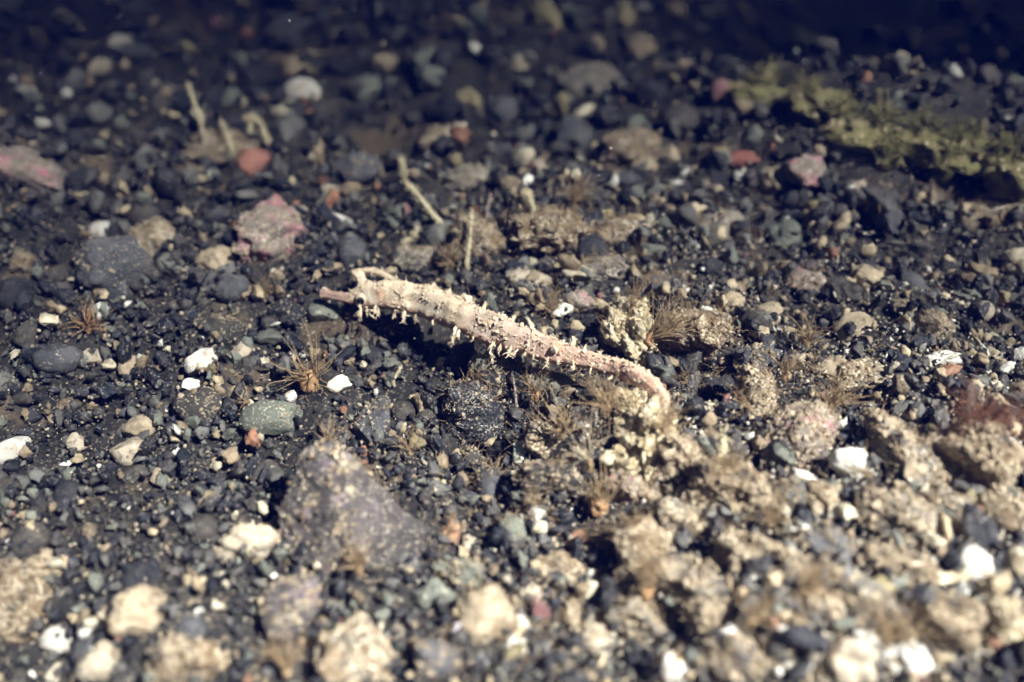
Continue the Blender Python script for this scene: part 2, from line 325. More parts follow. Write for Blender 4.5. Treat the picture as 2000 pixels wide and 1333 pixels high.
H('rock', 'grey silty rock between the brown stalked rock and pipefish head', 'rock', 820, 505, 110, 46, 'greycrust', sub=4, lump=.25, rough=.15, grain=350, gsize=.028)
H('rock', 'yellow sponge-crusted rock standing behind the pipefish tail', 'rock', 1226, 655, 88, 118, 'yellow', roll=-14, sub=5, facets=0, lump=.5, rough=.2, fine=.06, grain=900, gsize=.03, gmat='goldgrain', mark='the yellow sponge rock', flatk=1.2, emb=.8)
H('stone', 'glossy black stone on the left flank of the yellow sponge rock', 'stone', 1188, 640, 34, 64, 'basalt', roll=14, sub=4, facets=2, emb=.9)
H('rock', 'yellow crusted column of rubble beneath the pipefish tail', 'rock', 1256, 856, 84, 120, 'yellow', roll=8, sub=5, facets=0, lump=.55, rough=.2, fine=.07, grain=1100, gsize=.03, gmat='goldgrain', mark='the yellow rubble column', flatk=1.1)
H('stone', 'golden crusted knob just under the bend of the pipefish tail', 'rock', 1236, 800, 58, 56, 'palecrust', roll=20, sub=4, facets=0, lump=.5, rough=.2, fine=.05, grain=420, gsize=.026, gmat='goldgrain', emb=1.2)
H('stone', 'knobbly grey and gold lump below the pipefish tail tip', 'rock', 1285, 812, 52, 60, 'greycrust', roll=-10, sub=4, facets=0, lump=.5, rough=.2, fine=.05, grain=420, gsize=.026, gmat='goldgrain', emb=.9)
H('stone', 'low yellow lump at the foot of the yellow rubble column', 'rock', 1228, 912, 76, 58, 'yellow', roll=14, sub=4, facets=0, lump=.5, rough=.2, fine=.05, grain=420, gsize=.028, gmat='goldgrain')
H('stone', 'dark stone wedged in front of the yellow sponge rock', 'stone', 1212, 692, 56, 44, 'dark', sub=4, facets=4, grain=200, gsize=.024, gmat='goldgrain', emb=.8)
H('rock', 'round brown fuzzy rock right of the yellow sponge rock', 'rock', 1362, 660, 122, 126, 'crust', sub=5, lump=.2, rough=.16, fine=.04, grain=700, gsize=.03, mark='the round brown rock', flatk=1)
H('pebble', 'smooth pink brown pebble tucked against the yellow sponge rock', 'pebble', 1283, 694, 26, 30, 'orange', sub=3, facets=1, lump=.08, emb=.8)
H('stone', 'narrow upright dark stone in the hollow right of the tail', 'stone', 1343, 752, 40, 72, 'slate', roll=10, sub=4, grain=120, flatk=1.3, emb=.3)
H('stone', 'black rounded stone in the shadowed hollow right of the tail', 'stone', 1402, 768, 80, 66, 'basalt', sub=4, facets=3, grain=60, emb=.2, mark='the black hollow stone')
H('stone', 'striped grey stone at the right rim of the shadowed hollow', 'stone', 1487, 704, 88, 62, 'slate', roll=8, sub=4, grain=250, mark='the striped grey stone')
H('rock', 'pale silt-crusted upright rock below the striped grey stone', 'rock', 1480, 778, 82, 112, 'palecrust', roll=10, sub=5, lump=.25, rough=.2, fine=.05, grain=800, gsize=.032, mark='the pale upright rock')
H('rock', 'pink spotted grey rock with rounded end at right', 'rock', 1556, 856, 148, 108, 'pinkcrust', roll=-32, sub=5, facets=3, lump=.12, rough=.1, fine=.04, grain=900, gsize=.032, mark='the pink spotted rock')
H('stone', 'chalk white stone right below the pink spotted rock', 'stone', 1662, 906, 86, 62, 'white', roll=20, sub=4, facets=5, lump=.2, rough=.05, mark='the chalk white stone')
H('rock', 'grey speckled slab leaning right of the chalk white stone', 'rock', 1768, 886, 92, 170, 'greycrust', roll=-16, sub=5, facets=6, lump=.1, rough=.1, fine=.04, grain=1000, gsize=.036, mark='the leaning speckled slab', flatk=1.2)
H('rock', 'large cream crusted rock under the red weed at right edge', 'rock', 1905, 900, 170, 150, 'palecrust', sub=5, lump=.25, rough=.2, fine=.05, grain=900, gsize=.04, mark='the cream rock under red weed')
H('stone', 'tan rounded stone left of the red weed', 'stone', 1625, 722, 60, 52, 'tan', sub=4, grain=80, mark='the tan stone by the red weed')
H('rock', 'pinkish tan lumpy rock between the striped stone and red weed', 'rock', 1680, 735, 110, 60, 'palecrust', sub=4, lump=.25, rough=.15, grain=250, gsize=.036)
H('stone', 'white angular stone at right behind the pink spotted rock', 'stone', 1845, 706, 76, 36, 'white', roll=5, sub=4, facets=5, mark='the white angular stone')
H('stone', 'smooth grey oval stone below the pink spotted rock', 'stone', 1556, 974, 110, 72, 'grey', roll=22, sub=4, facets=2, lump=.1, rough=.03, grain=200, mark='the grey oval stone')
H('pebble', 'white wedge pebble under the grey oval stone', 'pebble', 1568, 1040, 54, 34, 'white', roll=22, sub=4, facets=4, mark='the white wedge pebble')
H('stone', 'long dark grey stone right of the white wedge pebble', 'stone', 1632, 1082, 132, 74, 'slate', roll=18, sub=4, facets=3, grain=260, mark='the long dark stone')
H('rock', 'dark crusted rock behind the long dark grey stone', 'rock', 1755, 1010, 150, 96, 'greycrust', roll=28, sub=5, rough=.12, grain=800, gsize=.034, mark='the dark crusted rock')
H('stone', 'big chalk white stone near the lower right edge', 'stone', 1905, 1112, 90, 98, 'white', roll=-20, sub=4, facets=5, mark='the big chalk stone')
H('rock', 'ridged brown rock left of the big chalk white stone', 'rock', 1780, 1120, 150, 70, 'palecrust', roll=30, sub=4, rough=.18, lump=.25, grain=500, gsize=.036)
H('stone', 'white rounded stone at bottom right among brown fuzz', 'stone', 1532, 1244, 66, 52, 'white', roll=-30, sub=4, facets=3, mark='the white rounded stone')
H('stone', 'chalk white stone at the bottom edge right of centre', 'stone', 1316, 1306, 60, 58, 'white', roll=10, sub=4, facets=5, mark='the bottom edge chalk stone')
H('stone', 'white oblong stone standing at the bottom of the picture', 'stone', 1012, 1244, 48, 84, 'white', roll=-8, sub=4, facets=4, lump=.2, mark='the white oblong stone')
H('stone', 'large tan and olive stone near bottom centre', 'stone', 948, 1200, 108, 110, 'tan', sub=5, facets=3, lump=.18, rough=.05, mark='the tan olive stone')
H('pebble', 'lavender white pebble leaning on the tan olive stone', 'pebble', 912, 1232, 58, 40, 'lavender', sub=4, facets=2, lump=.15)
H('stone', 'white and pink rounded stone right of the white oblong stone', 'stone', 1166, 1254, 66, 74, 'cream', roll=-20, sub=4, facets=3, mark='the white and pink stone')
H('pebble', 'white upright pebble on gravel right of the purple-grey boulder', 'pebble', 1053, 1012, 36, 44, 'white', sub=4, facets=2, mark='the white upright pebble')
H('pebble', 'grey-green standing pebble left of the white upright pebble', 'pebble', 1000, 1042, 52, 62, 'greygreen', sub=4, facets=5, grain=60, mark='the standing grey-green pebble')
H('pebble', 'orange brown pebble against the right flank of the boulder', 'pebble', 882, 1040, 34, 42, 'orange', sub=3, facets=1)
H('pebble', 'small pale orange pebble right of the orange brown one', 'pebble', 916, 1062, 32, 34, 'cream', sub=3, facets=2)
H('pebble', 'round mauve pebble beside a yellow crust below the hydroids', 'pebble', 1186, 1062, 40, 62, 'purple', sub=4, facets=0, lump=.08, rough=.02, mark='the mauve pebble')
H('pebble', 'rusty pebble at the left side of the mauve pebble', 'pebble', 1128, 1058, 42, 40, 'orange', sub=3, facets=2)
H('rock', 'brown fuzzy rock sprouting hydroids right of the mauve pebble', 'rock', 1258, 1070, 120, 110, 'crust', roll=35, sub=5, rough=.12, grain=800, gsize=.03, mark='the brown hydroid rock')
H('rock', 'broad silt-covered rock below the yellow rubble column', 'rock', 1420, 960, 170, 100, 'crust', roll=25, sub=5, lump=.25, rough=.18, fine=.05, grain=1300, gsize=.03, mark='the broad silty rock')
H('rock', 'crusted rubble ridge between the broad silty rock and column', 'rock', 1330, 900, 110, 80, 'palecrust', roll=20, sub=5, lump=.3, rough=.22, fine=.05, grain=900, gsize=.03)
H('rock', 'dark grainy rock in front of the pale mint pebble', 'rock', 1080, 940, 130, 76, 'dark', roll=10, sub=5, rough=.12, grain=450, gsize=.026, mark='the dark grainy rock')
H('rock', 'grey crusted rock right of the brown hydroid rock', 'rock', 1350, 1150, 150, 110, 'greycrust', roll=30, sub=5, rough=.14, lump=.22, grain=900, gsize=.03, mark='the grey crusted rock')
H('rock', 'tan crusted rubble rock in the lower right quarter', 'rock', 1480, 1090, 130, 80, 'palecrust', roll=30, sub=5, lump=.28, rough=.2, grain=800, gsize=.034, mark='the tan rubble rock')
H('stone', 'grey stone striped with white under the pipefish tail', 'stone', 1085, 758, 108, 62, 'greygreen', roll=22, sub=5, rough=.1, fine=.04, grain=350, gsize=.022, mark='the striped stone under tail')
H('stone', 'rounded grey brown stone under the pipefish belly', 'stone', 975, 720, 100, 64, 'greygreen', roll=-10, sub=4, rough=.05, grain=260, gsize=.022, mark='the grey brown belly stone')
H('stone', 'small shadowed black stone below the belly stone', 'stone', 960, 748, 62, 46, 'basalt', sub=4, grain=60)
H('stone', 'dark rounded stone beneath the pipefish head', 'stone', 776, 640, 92, 50, 'dark', sub=4, facets=2, lump=.1, grain=120, gsize=.02, mark='the dark stone below the head')
H('stone', 'charcoal stone in shadow below the pipefish throat', 'stone', 850, 700, 82, 52, 'basalt', sub=4, facets=2, rough=.08, grain=120, gsize=.02, mark='the charcoal throat stone')
H('pebble', 'milky white pebble directly under the pipefish snout', 'pebble', 632, 612, 56, 44, 'greygreen', roll=15, sub=4, facets=2, mark='the milky pebble under the snout')
H('stone', 'slanting dark slate stone left below the snout', 'stone', 560, 622, 84, 56, 'basalt', roll=18, sub=4, facets=6, grain=200, gsize=.02, mark='the slanting slate stone')
H('stone', 'speckled dark stone left of the slanting slate', 'stone', 435, 650, 120, 60, 'dark', roll=18, sub=4, facets=5, grain=350, gsize=.026, mark='the speckled dark stone')
H('pebble', 'cream drop-shaped chip left of the orange anemone', 'pebble', 474, 692, 44, 44, 'cream', roll=35, sub=3, facets=5)
H('pebble', 'dark rounded stone between the cream chip and oval pebble', 'stone', 395, 795, 96, 74, 'dark', sub=4, grain=200, gsize=.028, mark='the dark stone left of the oval')
H('pebble', 'bright white square chip behind the grey-green oval pebble', 'pebble', 566, 775, 26, 26, 'white', sub=3, facets=6, emb=1.2, facet_d=(.5, .7))
H('shell', 'cream shell fragment right of the orange anemone', 'shell', 662, 752, 48, 30, 'shell', roll=-20, sub=3, facets=4)
H('shell', 'glossy white shell shard in the hydroids under the tail', 'shell', 1140, 824, 46, 34, 'white', roll=-18, sub=4, facets=5, emb=.9, mark='the white shell shard')
H('rock', 'large dark streaked rock at the left', 'rock', 232, 522, 130, 108, 'slate', roll=25, sub=5, facets=6, grain=300, gsize=.03, mark='the dark streaked rock')
H('stone', 'dull grey rock right of the dark streaked rock', 'stone', 392, 548, 96, 44, 'slate', roll=15, sub=4, grain=120)
H('stone', 'tan rock with a bright edge behind the dark streaked rock', 'rock', 300, 462, 100, 70, 'palecrust', roll=20, sub=4, lump=.25, grain=200, gsize=.034, mark='the tan bright-edged rock')
H('stone', 'pale tan rock left of the pink crusted rock', 'stone', 425, 515, 70, 56, 'tan', roll=15, sub=4, grain=100)
H('pebble', 'smooth pinkish white pebble at the left above centre low', 'pebble', 258, 884, 76, 56, 'cream', roll=10, sub=4, facets=1, lump=.12, rough=.02, fine=.0, mark='the pinkish white pebble')
H('pebble', 'small pale grey pebble left of the pinkish white pebble', 'pebble', 152, 866, 40, 36, 'cream', sub=3, facets=2)
H('pebble', 'flat grey disc-shaped pebble on the left gravel', 'pebble', 110, 700, 88, 60, 'slate', sub=4, facets=2, lump=.08, mark='the grey disc pebble')
H('stone', 'broad brown stone at the lower left bottom edge', 'stone', 360, 1300, 130, 90, 'crust', sub=4, grain=260, gsize=.03, rough=.14, facets=3, mark='the broad brown stone')
H('stone', 'yellowish tan stone at the lower left', 'stone', 270, 1195, 84, 90, 'tan', roll=20, sub=4, grain=260, gsize=.03, rough=.14, facets=4, mark='the yellowish tan stone')
H('stone', 'cream yellow stone at the bottom left edge', 'stone', 200, 1300, 84, 60, 'cream', roll=-30, sub=4, rough=.14, facets=4)
H('rock', 'large blurred brown rock at the lower left edge', 'rock', 40, 1170, 150, 150, 'crust', roll=-25, sub=4, grain=300, gsize=.03, mark='the brown edge rock')
H('rock', 'grey purple rock below the cream and pink stone', 'rock', 570, 1190, 120, 130, 'purple', sub=5, grain=300, gsize=.03, mark='the grey purple rock')
H('rock', 'tan rubble rock at the bottom left of centre', 'rock', 700, 1280, 150, 120, 'palecrust', sub=4, lump=.2, grain=200, gsize=.036, mark='the bottom tan rock')
H('stone', 'grey olive stone at the foot of the purple-grey boulder', 'stone', 910, 1128, 110, 66, 'greygreen', roll=20, sub=4, grain=200, mark='the grey olive stone')
H('stone', 'pale stone left of the tan olive stone', 'stone', 850, 1168, 70, 60, 'greygreen', roll=15, sub=4)
H('stone', 'dark oval stone between the grey purple rock and white oblong', 'stone', 850, 1290, 110, 70, 'slate', roll=15, sub=4, grain=120)
H('stone', 'tan round pebble above the white oblong stone', 'pebble', 1035, 1162, 40, 40, 'cream', sub=3, facets=1)
H('pebble', 'pale brown pebble at the right of the tan round one', 'pebble', 1122, 1200, 40, 56, 'tan', sub=3, facets=2)
for (px, py, w, h, roll, mt, lb) in [
    (1690, 1195, 170, 90, 28, 'greycrust', 'grey ridged rock at lower right below the long dark stone'), (1860, 1215, 150, 90, 30, 'crust', 'brown lumpy rock below the big chalk white stone'),
    (1965, 1225, 110, 90, 20, 'yellow', 'golden crusted rock at the lower right edge'), (1640, 1295, 120, 80, 25, 'cream', 'cream stone at the bottom right edge'),
    (1430, 1290, 120, 80, 25, 'purple', 'mauve-grey rock at the bottom edge right of the chalk stone'), (1240, 1215, 110, 80, 20, 'greycrust', 'grey silty rock right of the white and pink stone'),
    (1600, 1190, 90, 60, 30, 'greycrust', 'grey crusted lump right of the white rounded stone'), (1392, 1220, 100, 66, 30, 'tan', 'tan stone between the grey crusted rock and bottom edge'),
    (1090, 1118, 90, 60, 15, 'crust', 'brown crusted lump below the mauve pebble'), (1965, 1010, 110, 90, 25, 'palecrust', 'tan crusted rock at the right edge under the cream rock'),
    (1840, 985, 100, 70, 25, 'greycrust', 'grey crusted rock at the foot of the leaning speckled slab'), (1540, 1110, 100, 60, 28, 'dark', 'dark grainy rock left of the long dark stone'),
    (1230, 955, 110, 70, 15, 'pinkcrust', 'pink-flecked silty lump below the yellow rubble column'), (1330, 1020, 120, 70, 25, 'greycrust', 'grey silty rock above the brown hydroid rock'),
    (1760, 1290, 90, 70, 20, 'white', 'white stone at the bottom edge far right'), (1690, 1260, 50, 46, 20, 'white', 'small white stone left of the bottom right white stone'),
    (1245, 1130, 80, 56, 15, 'palecrust', 'pale silty lump below the brown hydroid rock'), (1610, 985, 90, 60, 25, 'crust', 'brown silty lump right of the grey oval stone')]:
    H('rock', lb, 'rock', px, py, w, h, mt, roll=roll, sub=4, lump=.3, rough=.18, fine=.05, grain=(0 if mt in ('white', 'cream') else 420), gsize=.03)
# far stones, blurred
H('stone', 'yellow stone at the top edge of the picture', 'stone', 1068, 34, 62, 74, 'ochre', roll=-20, sub=4, facets=3, mark='the yellow top stone', flatk=1.3)
H('stone', 'small yellow brown stone at the top edge right of centre', 'stone', 1222, 28, 46, 46, 'ochre', sub=4, facets=3, flatk=1.1)
H('stone', 'round grey far stone up left of the dark pit', 'stone', 716, 178, 60, 56, 'greygreen', sub=4, facets=1, lump=.08, mark='the round grey far stone', flatk=1)
H('stone', 'grey far stone with a peaked top', 'stone', 842, 132, 84, 70, 'greygreen', sub=4, facets=6, mark='the peaked far stone', flatk=1.1)
H('stone', 'tan far stone behind the round grey far stone', 'stone', 748, 118, 50, 36, 'tan', sub=3)
H('stone', 'olive far stone right of the dark pit', 'stone', 918, 194, 56, 40, 'ochre', sub=3, facets=3)
H('stone', 'white-topped far stone near the top centre', 'stone', 1018, 124, 40, 36, 'cream', sub=3, facets=4, mark='the white-topped far stone')
H('rock', 'wide grey far rock right of the white-topped far stone', 'rock', 1150, 160, 130, 70, 'greycrust', sub=4, mark='the wide grey far rock', flatk=.9)
H('rock', 'tan and rust far rock right of the dark pit', 'rock', 860, 275, 86, 66, 'tan', sub=4, lump=.25, mark='the tan and rust far rock')
H('rock', 'wide tan far rock behind the knobbly pinkish rock', 'rock', 1232, 285, 112, 70, 'crust', sub=4, lump=.25, mark='the wide tan far rock')
H('stone', 'grey far stone beside the wide tan far rock', 'stone', 1120, 262, 70, 70, 'slate', sub=4, mark='the grey far stone')
H('stone', 'white chip right above the rubble mounds', 'pebble', 1325, 360, 44, 22, 'white', roll=15, sub=3, facets=5, mark='the white far chip')
H('pebble', 'pale twin pebble in the dark behind the twigs', 'pebble', 1055, 322, 30, 30, 'cream', sub=3)
H('stone', 'brick red far stone below the green weed ridge', 'stone', 1448, 312, 62, 30, 'red', sub=3, facets=3, mark='the brick red far stone')
H('pebble', 'small white pebble under the brick red far stone', 'pebble', 1444, 348, 28, 26, 'white', sub=3)
H('rock', 'angular tan far stone below the brick red one', 'rock', 1512, 352, 56, 54, 'tan', sub=4, facets=7, mark='the angular tan far stone')
H('rock', 'dull red far rock below the green weed ridge', 'rock', 1570, 335, 80, 66, 'pinkcrust', sub=4, mark='the dull red far rock')
H('stone', 'tan oval stone in the blurred right distance', 'stone', 1680, 378, 44, 46, 'cream', roll=-20, sub=3, mark='the tan oval far stone')
H('rock', 'grey blurred rock right of the tan oval far stone', 'rock', 1722, 400, 70, 80, 'slate', sub=4)
H('rock', 'long pale rock ridge at the right edge', 'rock', 1930, 405, 160, 50, 'palecrust', roll=-12, sub=4, mark='the long pale ridge rock')
H('stone', 'yellow cream stone at the far right edge', 'stone', 1990, 508, 60, 56, 'cream', sub=3, mark='the yellow cream edge stone')
H('stone', 'white stone in the blurred gravel at right', 'stone', 1915, 540, 44, 28, 'white', roll=8, sub=3)
H('stone', 'round tan stone on the right gravel', 'stone', 1688, 540, 50, 46, 'tan', sub=4, facets=1, mark='the round tan stone')
H('rock', 'pinkish grey rock on the right gravel', 'rock', 1580, 552, 80, 50, 'pinkcrust', roll=20, sub=4, grain=120, mark='the pinkish grey rock')
H('rock', 'long pink tan rock at the left edge', 'rock', 50, 330, 170, 60, 'pinkcrust', roll=22, sub=4, mark='the long pink edge rock')
H('stone', 'white streaked stone in the upper left dark', 'stone', 245, 78, 34, 44, 'white', roll=40, sub=3, mark='the upper left white stone')
H('stone', 'pale stone near the top left corner', 'stone', 195, 132, 34, 40, 'cream', roll=40, sub=3)
H('stone', 'cream stone behind the dead twigs at upper left', 'stone', 222, 180, 40, 28, 'cream', roll=30, sub=3, mark='the upper left cream stone')
H('stone', 'white tube-like shell at the left edge', 'shell', 22, 884, 84, 52, 'white', roll=-28, sub=4, facets=2, lump=.1, mark='the white edge shell', flatk=.7)
for (px, py, w, h, mt, lb) in [
    (1415, 180, 50, 46, 'ochre', 'yellowish stone at the left end of the green weed ridge'), (1376, 120, 40, 40, 'tan', 'tan blurred stone left above the green weed ridge'),
    (1560, 75, 50, 40, 'greygreen', 'dim grey stone in the dark beyond the green weed ridge'), (560, 60, 90, 60, 'slate', 'dim grey stone near the top edge left of centre'),
    (600, 130, 70, 46, 'dark', 'dim dark stone below the top edge left of centre'), (640, 215, 60, 40, 'dark', 'dull dark stone left of the round grey far stone'),
    (980, 215, 60, 60, 'slate', 'dull slate stone between the pit and the grey far stone'), (1250, 95, 60, 56, 'tan', 'dull tan stone under the top edge right of centre'),
    (1330, 235, 70, 50, 'dark', 'dark stone right of the wide grey far rock'), (560, 250, 60, 60, 'grey', 'grey upright stone behind the coral red stone'),
    (905, 345, 90, 50, 'greycrust', 'grey silty rock just behind the pale twigs'), (700, 330, 90, 60, 'slate', 'slate rock left of the leaning pale twig'),
    (1400, 440, 110, 56, 'greycrust', 'grey rubble rock right of the knobbly pinkish rock'), (1290, 560, 90, 50, 'slate', 'grey stone behind the yellow sponge rock'),
    (1130, 590, 70, 40, 'pinkcrust', 'pinkish silty stone behind the rear of the pipefish'), (1180, 525, 90, 50, 'greycrust', 'grey rubble stone above the rear of the pipefish')]:
    H('stone', lb, 'stone', px, py, w, h, mt, sub=4, grain=(120 if py > 300 else 0), gsize=.03)

# ------------------------------------------------------------------ the pipefish
def catmull(P, n):
    P = [np.array(p, float) for p in P]; P = [2 * P[0] - P[1]] + P + [2 * P[-1] - P[-2]]; out = []
    m = len(P) - 3
    for i in range(n):
        u = i / (n - 1) * m; k = min(int(u), m - 1); t = u - k; a, b, c, d = P[k:k + 4]
        out.append(.5 * (2 * b + (c - a) * t + (2 * a - 5 * b + 4 * c - d) * t * t + (3 * b - a - 3 * c + d) * t ** 3))
    return np.array(out)
FISH = [  # pixel, height above the seabed, radius in pixels
 (629, 575, 1.15, 11), (636, 575, 1.15, 11), (650, 578, 1.15, 10), (668, 581, 1.15, 10.5), (686, 583, 1.15, 12.5), (698, 580, 1.15, 18), (714, 577, 1.15, 24), (735, 577, 1.15, 28), (762, 578, 1.13, 30), (800, 584, 1.10, 32),
 (850, 597, 1.04, 34), (900, 617, .96, 35), (950, 640, .86, 34), (1000, 658, .76, 31), (1050, 676, .68, 27), (1100, 692, .62, 22), (1150, 704, .56, 19), (1200, 718, .52, 19), (1245, 737, .52, 20), (1275, 757, .5, 19), (1293, 780, .42, 15), (1296, 800, .30, 8)]
B0 = hgt(*at(760, 690).xy); B1 = hgt(*at(1285, 810).xy) + .25
def fpt(px, py, h):
    d = ray(px, py); b = float(np.interp(px, [629, 1296], [B0, B1])); t = (CAM_H - (b + h)) / -d.z; return cam.location + d * t
def pipefish():
    pts = [fpt(a, b, h) for a, b, h, r in FISH]; rad = [r * proj(p)[2] / FPX for p, (_, _, _, r) in zip(pts, FISH)]
    data = catmull([(*p, r) for p, r in zip(pts, rad)], 230); path = data[:, :3]; rr = np.clip(data[:, 3], .02, 9)
    org = Vector(path[120]); org.z = hgt(org.x, org.y)
    root = empty('pipefish', org); tag(root, 'cream and pink pipefish covered in fuzzy skin tassels, hovering over the gravel', 'fish')
    path = path - np.array(org)
    S = 30; V = []; col = []; N_ = len(path); NORM = []
    s_len = np.concatenate([[0], np.cumsum(np.linalg.norm(np.diff(path, axis=0), axis=1))])
    frames = []
    for i in range(N_):
        t = Vector(path[min(i + 1, N_ - 1)] - path[max(i - 1, 0)]).normalized(); side = t.cross(Vector((0, 0, 1))).normalized(); up = side.cross(t); frames.append((t, side, up))
        snout = i < 52
        for k in range(S):
            a = 2 * math.pi * k / S; ca, sa = math.cos(a), math.sin(a)
            sq = 1 + .06 * math.cos(4 * a + .6) + .025 * math.cos(7 * a)          # ridged, slightly angular section
            n = (side * ca * .9 + up * sa)
            ring = 1 + (0 if snout else .024 * math.cos(s_len[i] * 2 * math.pi / .34) * (1 if sa > -.5 else .8))
            p = Vector(path[i]); q = p * 1.0
            j = 1 + (.05 if snout else .13) * noise.fractal(q * 3.2 + n * .9, 1, 2, 3) + (.02 if snout else .055) * noise.noise((q + n * rr[i]) * 15)
            hump = 1 + (.18 * max(0, noise.noise((s_len[i] * 1.5, 4, 2))) * max(0, sa) ** 2 if not snout else 0)
            w = p + n * (rr[i] * sq * ring * j * hump)
            V.append(tuple(w)); NORM.append(tuple(n))
            u = i / N_
            top = np.array((.64, .52, .375)); belly = np.array((.66, .41, .32)); snc = np.array((.44, .29, .23)); gry = np.array((.44, .40, .34))
            m = min(1, max(0, (-sa + .30 + .25 * noise.noise(Vector(w) * 2.2)) * 1.7)); c = top * (1 - m) + belly * m
            g = max(0, min(1, 3 * noise.noise(Vector(w) * .9 + Vector((3, 1, 7))) - .1)) * (1 if sa > 0 else .2); c = c * (1 - .85 * g) + gry * .8 * g
            rs = max(0, min(1, (u - .5) * 4)) * .75; c = c * (1 - rs) + np.array((.62, .35, .27)) * rs
            if snout: f_ = min(1, (52 - i) / 14); c = c * (1 - f_) + snc * f_
            o_ = max(0, noise.noise(Vector(w) * 3.1 + Vector((9, 2, 1))) - .25) * 2; c = c * (1 - min(1, o_) * .6) + np.array((.58, .30, .15)) * min(1, o_) * .6
            c = c * (1 - .10 * (0 if snout else max(0, math.cos(s_len[i] * 2 * math.pi / .34)) ** 3))   # darker seams between the body rings
            col.append(c)
    V = np.array(V); F = []
    for i in range(N_ - 1):
        for k in range(S):
            a, b = i * S + k, i * S + (k + 1) % S; F += [(a, a + S, b + S), (a, b + S, b)]
    V = np.concatenate([V, [path[0], path[-1]]]); col += [col[0], col[-1]]; e = N_ * S
    for k in range(S): F.append((k, (k + 1) % S, e)); F.append(((N_ - 1) * S + (k + 1) % S, (N_ - 1) * S + k, e + 1))
    F = np.array(F)
    body = link('body', np_mesh('pipefish_body', V, F, True, np.array(col)), M['fish'], root)
    NORM = np.array(NORM); rng = np.random.default_rng(5)
    # fuzz: grains and short spikes on back and flanks
    ii = rng.integers(46, N_ - 4, 13000); kk = rng.integers(0, S, 13000); idx = ii * S + kk
    nz_ = np.array([noise.noise(Vector(V[j]) * 2.4) for j in idx]); prob = np.clip(.02 + .42 * NORM[idx][:, 2] + 1.1 * nz_, .02, 1)
    prob *= np.clip((ii - 62) / 40, .06, 1) * np.clip(1 - (ii / N_ - .5) * 1.5, .35, 1)
    idx = idx[rng.random(13000) < prob]; n = len(idx)
    s = .0165 * np.exp(rng.normal(size=n) * .5)
    pos = V[idx] + NORM[idx] * (s * .5)[:, None] + rng.normal(size=(n, 3)) * .012
    parts = [scatter(OCTJ, pos, np.stack([s, s, s], -1) * rng.uniform(.7, 1.3, (n, 3)), rng)[:2]]
    for j in idx[:8]:
        p = Vector(V[j]); d = (Vector(NORM[j]) + Vector(rng.normal(size=3)) * .5).normalized(); L_ = rng.uniform(.05, .15)
        parts.append(tube([p - d * .02, p + d * L_ * .5, p + d * L_ + Vector(rng.normal(size=3)) * .02], [.012, .009, .003], 4, False))
    v, f = join(parts); tag(link('skin_fuzz', np_mesh('skin_fuzz', v, f, False), M['fuzz'], root), kind='stuff')
    # tassels: knobbly branched skin flaps hanging below and on the back
    def lumps(p0, p1, r, rg, nb=5, side=True):
        out = []; p0, p1 = Vector(p0), Vector(p1); L_ = (p1 - p0).length
        pts = []; rs = []
        for i in range(8):
            u = i / 7; q = p0.lerp(p1, u) + Vector([rg.uniform(-1, 1) for _ in range(3)]) * L_ * .07; pts.append(q); rs.append(r * (1.05 - .8 * u if p1.z < p0.z else 1.3 - .5 * u) * rg.uniform(.6, 1.3))
        out.append(tube(pts, rs, 6))
        for _ in range(nb + 5):
            q = pts[rg.randrange(1, 8)]; d = ((p1 - p0).normalized() * .7 + Vector([rg.uniform(-1, 1) for _ in range(3)]) * .9).normalized(); k = rg.uniform(.6, 1.6); e_ = d + Vector([rg.uniform(-.7, .7) for _ in range(3)])
            out.append(tube([q, q + d * L_ * .14 * k, q + d * L_ * .14 * k + e_ * L_ * .14 * k], [r * .45, r * .34, r * .12], 5))
        gp = np.array([tuple(rg.choice(pts)) for _ in range(60)]) + np.array([[rg.gauss(0, r * .65) for _ in range(3)] for _ in range(60)])
        ss = np.full((60, 3), r * .28); out.append(scatter(OCTJ, gp, ss, np.random.default_rng(rg.randrange(9999)))[:2])
        return join(out)
    def hgt_at(px): return np.interp(px, [a for a, *_ in FISH], [h for _, _, h, _ in FISH])
    rg = random.Random(8)
    TASS = [(704, 597, 706, 620, 4), (716, 598, 716, 612, 2), (733, 600, 728, 622, 4.5), (740, 601, 738, 616, 3), (773, 606, 769, 619, 3), (789, 610, 787, 628, 4.5), (845, 626, 845, 634, 3), (888, 640, 882, 669, 5), (896, 646, 895, 660, 4), (925, 658, 922, 666, 3), (963, 668, 957, 700, 5), (997, 679, 993, 696, 4), (1014, 680, 1000, 695, 3.5),
            (1044, 686, 1041, 700, 3), (1072, 694, 1069, 712, 3.5), (1122, 705, 1118, 722, 5), (1155, 714, 1152, 728, 3), (1195, 735, 1190, 742, 3), (846, 566, 848, 556, 7), (908, 583, 906, 577, 7), (876, 576, 878, 568, 6), (1118, 676, 1121, 660, 7), (1082, 665, 1079, 658, 7), (1140, 690, 1142, 678, 5), (1000, 628, 1004, 619, 5), (945, 603, 948, 592, 5), (1172, 700, 1170, 688, 5), (812, 615, 811, 626, 2.5), (978, 674, 975, 690, 3), (1030, 683, 1026, 695, 3), (1092, 700, 1089, 712, 3)]
    for x0, y0, x1, y1, r in TASS:
        h = hgt_at(x0); a = fpt(x0, y0, h) - org; c = fpt(x1, y1, h) - org
        k = 21 / FPX; v, f = lumps(a, c, r * k * .62, rg)
        link('skin_tassel', np_mesh('skin_tassel', v, f, False), M['fuzz'], root)
    # crest: a flap over the head joined to the nape by an arch, open below
    h = 1.15
    arch = catmull([tuple(fpt(*q, h) - org) for q in [(709, 558), (705, 548), (701, 537), (707, 531), (718, 529), (732, 531), (746, 536), (760, 543), (774, 552)]], 40)
